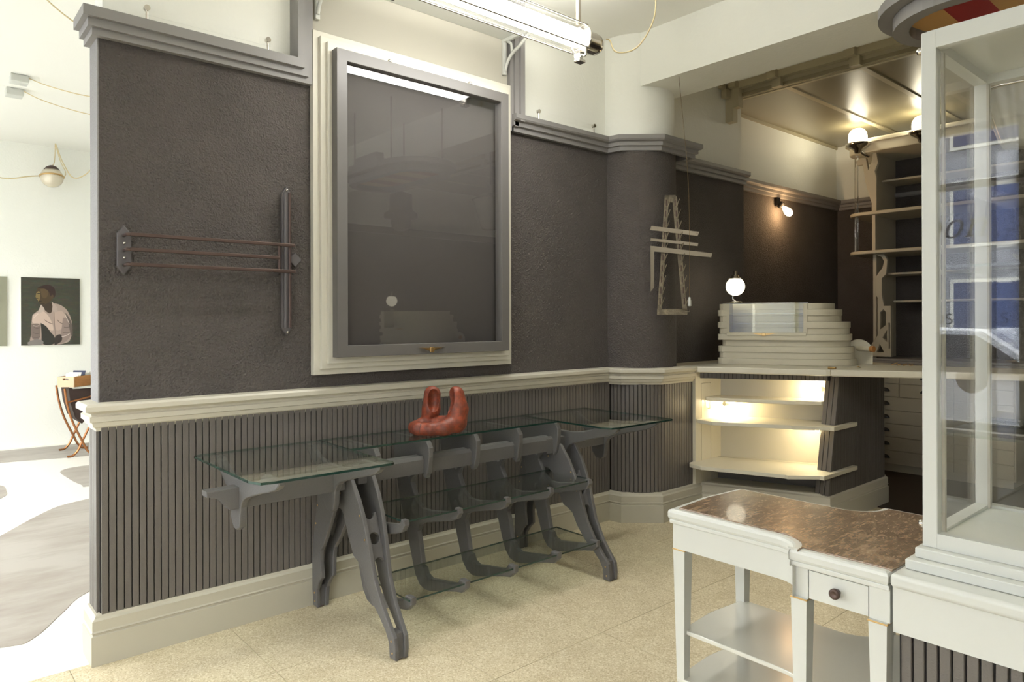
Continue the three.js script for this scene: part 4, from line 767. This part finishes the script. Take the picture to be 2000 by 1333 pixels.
// ================= GALLERY ROOM THINGS =================
{
  const pic = (x0, x1, y0, y1, m, name, label) => { const t = thing(name, label, 'picture'); part('canvas', bx(x0, x1, y0, y1, -9.299, -9.27), M.paper, t); const g = new THREE.PlaneGeometry(x1 - x0, y1 - y0).translate((x0 + x1) / 2, (y0 + y1) / 2, -9.2695); g.userData.keepUV = true; part('print', g, m, t); return t; };
  const cv = document.createElement('canvas'); cv.width = 512; cv.height = 640; const c = cv.getContext('2d');
  c.fillStyle = '#3b3a2f'; c.fillRect(0, 0, 512, 640);
  for (let i = 0; i < 900; i++) { c.fillStyle = `rgba(${50 + 30 * rnd() | 0},${52 + 28 * rnd() | 0},${40 + 22 * rnd() | 0},0.25)`; c.fillRect(512 * rnd(), 640 * rnd(), 20 + 40 * rnd(), 6 + 12 * rnd()); }
  const poly = (pts, f) => { c.beginPath(); c.moveTo(pts[0][0], pts[0][1]); for (let i = 1; i < pts.length; i++) { const a = pts[i], b = pts[(i + 1) % pts.length]; c.quadraticCurveTo(a[0], a[1], (a[0] + b[0]) / 2, (a[1] + b[1]) / 2); } c.closePath(); c.fillStyle = f; c.fill(); };
  // shirt
  const fold = (pts, col, w) => { c.beginPath(); c.moveTo(pts[0], pts[1]); c.quadraticCurveTo(pts[2], pts[3], pts[4], pts[5]); c.strokeStyle = col; c.lineWidth = w; c.lineCap = 'round'; c.stroke(); };
  poly([[100, 350], [170, 285], [270, 240], [330, 250], [400, 300], [445, 420], [440, 560], [400, 640], [60, 640], [90, 520], [85, 430]], '#a08e83');
  poly([[95, 360], [170, 300], [230, 350], [270, 440], [280, 520], [200, 470], [160, 430], [90, 440]], '#bfa99b');
  poly([[280, 330], [350, 300], [380, 360], [370, 470], [300, 520], [285, 420]], '#b09a8d');
  poly([[165, 430], [210, 450], [250, 520], [290, 560], [290, 640], [170, 640], [175, 540]], '#2b2a23');
  poly([[85, 440], [150, 425], [165, 480], [160, 590], [95, 590], [80, 520]], '#75665f');
  poly([[360, 380], [430, 380], [445, 520], [390, 620], [300, 630], [340, 560]], '#8b7a72');
  poly([[380, 330], [440, 400], [450, 560], [430, 560], [410, 440]], '#5f544c');
  poly([[290, 560], [340, 520], [360, 600], [300, 640], [280, 640]], '#332b26');
  for (const f of [[110, 470, 130, 490, 155, 475], [100, 520, 130, 540, 160, 525], [95, 560, 125, 575, 158, 560], [370, 470, 400, 480, 430, 460], [360, 520, 400, 535, 435, 510], [200, 400, 230, 430, 270, 440], [310, 400, 330, 430, 360, 440]]) fold(f, '#5d5049', 5);
  for (const f of [[108, 380, 140, 340, 180, 315], [105, 455, 130, 465, 150, 455], [375, 350, 400, 390, 415, 440], [350, 560, 390, 560, 420, 530]]) fold(f, '#d3c2b6', 5);
  fold([282, 330, 285, 440, 292, 560], '#6f6159', 4);
  poly([[55, 610], [110, 580], [190, 592], [190, 640], [55, 640]], '#7d7672');
  // neck and head
  poly([[165, 250], [255, 215], [275, 290], [250, 350], [200, 310]], '#3a2d20');
  poly([[170, 255], [150, 300], [138, 352], [190, 318], [205, 300]], '#b3a297'); poly([[262, 225], [305, 262], [318, 335], [262, 318], [270, 270]], '#a9978c');
  poly([[125, 150], [130, 100], [190, 70], [270, 80], [285, 140], [270, 210], [210, 255], [160, 250], [148, 225], [125, 190]], '#46361f');
  poly([[128, 150], [140, 130], [160, 130], [165, 180], [150, 235], [140, 210], [120, 190]], '#7d6b42');
  poly([[165, 110], [220, 95], [235, 140], [215, 200], [175, 190]], '#54432a');
  poly([[140, 95], [200, 60], [275, 75], [298, 130], [290, 190], [255, 190], [235, 120], [190, 100]], '#2f1c16');
  c.fillStyle = '#1f170f'; c.fillRect(138, 148, 28, 6); c.fillRect(150, 220, 24, 5); c.beginPath(); c.ellipse(266, 180, 12, 20, 0.2, 0, 7); c.fillStyle = '#4a3824'; c.fill();
  fold([122, 190, 132, 200, 145, 196], '#2a1e12', 4); fold([152, 240, 175, 250, 200, 246], '#2a1e12', 4);
  const tp = new THREE.CanvasTexture(cv); tp.colorSpace = THREE.SRGBColorSpace; tp.magFilter = THREE.LinearFilter;
  pic(0.982, 1.535, 1.115, 1.862, std({ map: tp, roughness: 0.7 }), 'portrait_picture', 'dark portrait of a seated figure in a pale shirt on the white wall');
  pic(0.30, 0.858, 1.115, 1.862, std({ color: 0x8d8c77, roughness: 0.7 }), 'picture_panel', 'grey-green canvas cut off by the left edge of the photo');
  pic(1.665, 2.22, 1.115, 1.862, std({ color: 0x8d8c77, roughness: 0.7 }), 'picture_panel', 'grey-green canvas mostly hidden behind the wall end');

  const tb = thing('folding_table', 'white topped folding stand on crossed bent copper legs in the bright room', 'table');
  part('top', bx(1.30, 2.05, 0.695, 0.715, -8.85, -8.24, 0.006), M.white, tb);
  for (const z of [-8.28, -8.78]) for (const k of [-1, 1]) part('leg', tube([[-0.155, 0.70], [-0.135, 0.55], [-0.09, 0.37], [0.0, 0.15], [0.04, 0.06], [0.085, 0.014], [0.13, 0.011]].map(p => [1.39 + k * p[0], p[1], z + k * 0.012]), 0.011, 36, 8), M.copper, tb);
  part('stretcher', rod(V(1.26, 0.56, -8.28), V(1.53, 0.62, -8.28), 0.009), M.copper, tb);
  part('sling', plateZ([[1.275, 0.694], [1.29, 0.55], [1.33, 0.40], [1.39, 0.33], [1.45, 0.40], [1.50, 0.55], [1.51, 0.694]], -8.76, 0.46), std({ color: 0x3a2b25, roughness: 0.8 }), tb);
  const cr = thing('wooden_crate', 'small wooden crate of cards on the folding stand', 'crate');
  cr.position.set(1.375, 0.7155, -8.40); cr.rotation.y = 0.8;
  const crh = 0.105;
  part('end_board', plateX([[-0.085, 0], [0.085, 0], [0.085, crh], [-0.085, crh]].reverse(), -0.19, 0.014, 0, [[[-0.03, 0.07], [0.03, 0.07], [0.03, 0.09], [-0.03, 0.09]]]), M.palewood, cr, 'pale end board with hand hole');
  part('end_board', plateX([[-0.085, 0], [0.085, 0], [0.085, crh], [-0.085, crh]].reverse(), 0.25, 0.014), M.palewood, cr);
  for (const z of [-0.085, 0.073]) part('side_board', bx(-0.176, 0.25, 0, crh, z, z + 0.012), M.wood, cr);
  part('bottom_board', bx(-0.176, 0.25, 0.001, 0.01, -0.073, 0.073), M.wood, cr);
  [[-0.13, M.paper, 0.125], [-0.09, M.paper, 0.135], [-0.03, M.navy, 0.15], [0.03, M.paper, 0.14], [0.08, M.paper, 0.13]].forEach(([x, m, h], i) => { const k = thing('card', ['white card at the front of the crate', 'second white card in the crate', 'dark blue card among the cards in the crate', 'white card behind the blue card', 'hindmost white card in the crate'][i], 'card'); part('sheet', box(0.004, h, 0.13, 0, h / 2, 0).rotateZ(-0.35), m, k); const v = V(x, 0.0125, 0).applyAxisAngle(V(0, 1, 0), cr.rotation.y); k.position.copy(cr.position).add(v); k.rotation.y = cr.rotation.y; });
  const fo = thing('folder', 'dark blue folder standing behind the crate', 'folder'); part('sheet', box(0.012, 0.24, 0.26, 0, 0.12, 0).rotateZ(-0.3), M.navy, fo); fo.position.set(1.64, 0.7175, -8.67); fo.rotation.y = 0.8;

  const sl = thing('hanging_globe', 'small silvery spherical lamp hanging from cords in the bright room', 'lamp');
  part('globe', new THREE.SphereGeometry(0.108, 28, 20).translate(1.24, 2.945, -9.05), std({ color: 0xd8cfbb, metalness: 0.4, roughness: 0.35 }), sl);
  part('band', new THREE.TorusGeometry(0.11, 0.009, 8, 36).rotateX(Math.PI / 2 - 0.15).translate(1.24, 2.955, -9.05), M.brass, sl);
  part('cap', lathe([[0.075, 0], [0.05, 0.03], [0.02, 0.045], [0, 0.045]], 24).translate(1.24, 3.03, -9.05), M.bronze, sl);
  part('suspension', [tube([[1.28, 3.33, -9.12], [1.275, 3.2, -9.1], [1.26, 3.1, -9.06], [1.24, 3.07, -9.05]], 0.004, 20, 6), tube([[1.28, 3.33, -9.12], [1.32, 3.15, -9.08], [1.36, 2.98, -9.0], [1.30, 2.93, -8.98]], 0.004, 20, 6)], M.cord, sl);
  const cd = (name, label, pts, r = 0.006) => { const t = thing(name, label, 'cord'); part('cord', tube(pts, r, 40, 6), M.cord, t); return t; };
  cd('cord', 'cord swagging left from the hanging silvery globe', [[1.125, 2.94, -9.0], [1.0, 2.90, -8.9], [0.85, 2.86, -8.9], [0.55, 2.87, -8.9]]);
  cd('cord', 'slack cord from the hanging globe to the wall end', [[1.28, 3.33, -9.10], [1.34, 3.1, -9.0], [1.42, 2.94, -8.9], [1.52, 2.98, -8.8], [1.62, 3.15, -8.7], [1.7, 3.3, -8.6]]);
  cd('cord', 'upper cord running from a white ceiling box to the wall end', [[0.76, 3.32, -6.75], [0.9, 3.27, -6.7], [1.2, 3.22, -6.6], [1.5, 3.25, -6.5]], 0.004);
  cd('cord', 'lower cord running from a white ceiling box to the wall end', [[0.77, 3.32, -7.15], [0.9, 3.27, -7.15], [1.3, 3.20, -7.1], [1.6, 3.23, -7.0]], 0.004);
  cd('cord', 'long cord sloping across the upper left corner of the bright room', [[0.25, 3.325, -4.3], [0.40, 3.27, -4.4], [0.55, 3.13, -4.45], [0.72, 3.03, -4.5], [0.95, 2.95, -4.5]], 0.004);
  for (const [x, z, l] of [[0.71, -6.78, 'white ceiling socket box nearer the shop'], [0.72, -7.2, 'white ceiling socket box farther back']]) { const t = thing('ceiling_box', l, 'socket'); part('box', bx(x - 0.06, x + 0.06, 3.27, 3.329, z - 0.06, z + 0.06, 0.006), M.white, t); }
}

// ================= STREET (mirrored in the showcase glass) =================
{
  const g = struct('floor_street', 'asphalt street outside the shop');
  part('asphalt', bx(-16, -3.6, -0.3, -0.12, -26, 18), std({ color: 0x6d6f72, roughness: 0.9 }), g);
  part('pavement', bx(-3.6, -1.95, -0.3, -0.02, -26, 18), std({ color: 0x9b9892, roughness: 0.9 }), g);
  part('pavement', bx(-19, -16, -0.3, -0.02, -26, 18), std({ color: 0x9b9892, roughness: 0.9 }), g);
  const b = thing('street_building', 'blue-grey building across the street, seen as a reflection', 'building');
  part('facade', bx(-22, -19, -0.02, 9, -26, 18), std({ color: 0x85888e, roughness: 0.8 }), b);
  for (let k = 0; k < 12; k++) for (let j = 0; j < 3; j++) { const w = part('window', bx(-19.02, -18.95, 0.6 + j * 2.8, 2.5 + j * 2.8, -24 + k * 3.4, -22.2 + k * 3.4), M.white, b); part('pane', bx(-18.96, -18.93, 0.7 + j * 2.8, 2.4 + j * 2.8, -23.9 + k * 3.4, -22.3 + k * 3.4), std({ color: 0x303f66, roughness: 0.6 }), w); }
  const c = thing('parked_car', 'pale silver parked car outside the shop, seen as a reflection', 'car');
  const prof = [[-2.1, 0.25], [2.1, 0.25], [2.15, 0.55], [2.05, 0.8], [1.1, 0.95], [0.5, 1.40], [-1.0, 1.44], [-1.75, 1.0], [-2.1, 0.9], [-2.15, 0.5]];
  part('body', plateX(prof, -0.85, 1.7, 0.08), new THREE.MeshPhysicalMaterial({ color: 0xc9ced8, roughness: 0.3, clearcoat: 1 }), c);
  part('side_glass', plateX([[-1.0, 0.98], [0.95, 0.98], [0.45, 1.34], [-0.9, 1.36]], 0.845, 0.02), M.black, c);
  for (const z of [-1.35, 1.35]) for (const x of [-0.8, 0.8]) part('wheel', cyl(0.31, 0.31, 0.2, 0, 0, 0, 24).rotateZ(Math.PI / 2).translate(x, 0.31, z), M.black, c);
  c.position.set(-4.7, -0.12, -2.6);
}
shade(scene);
renderer.render(scene, camera);
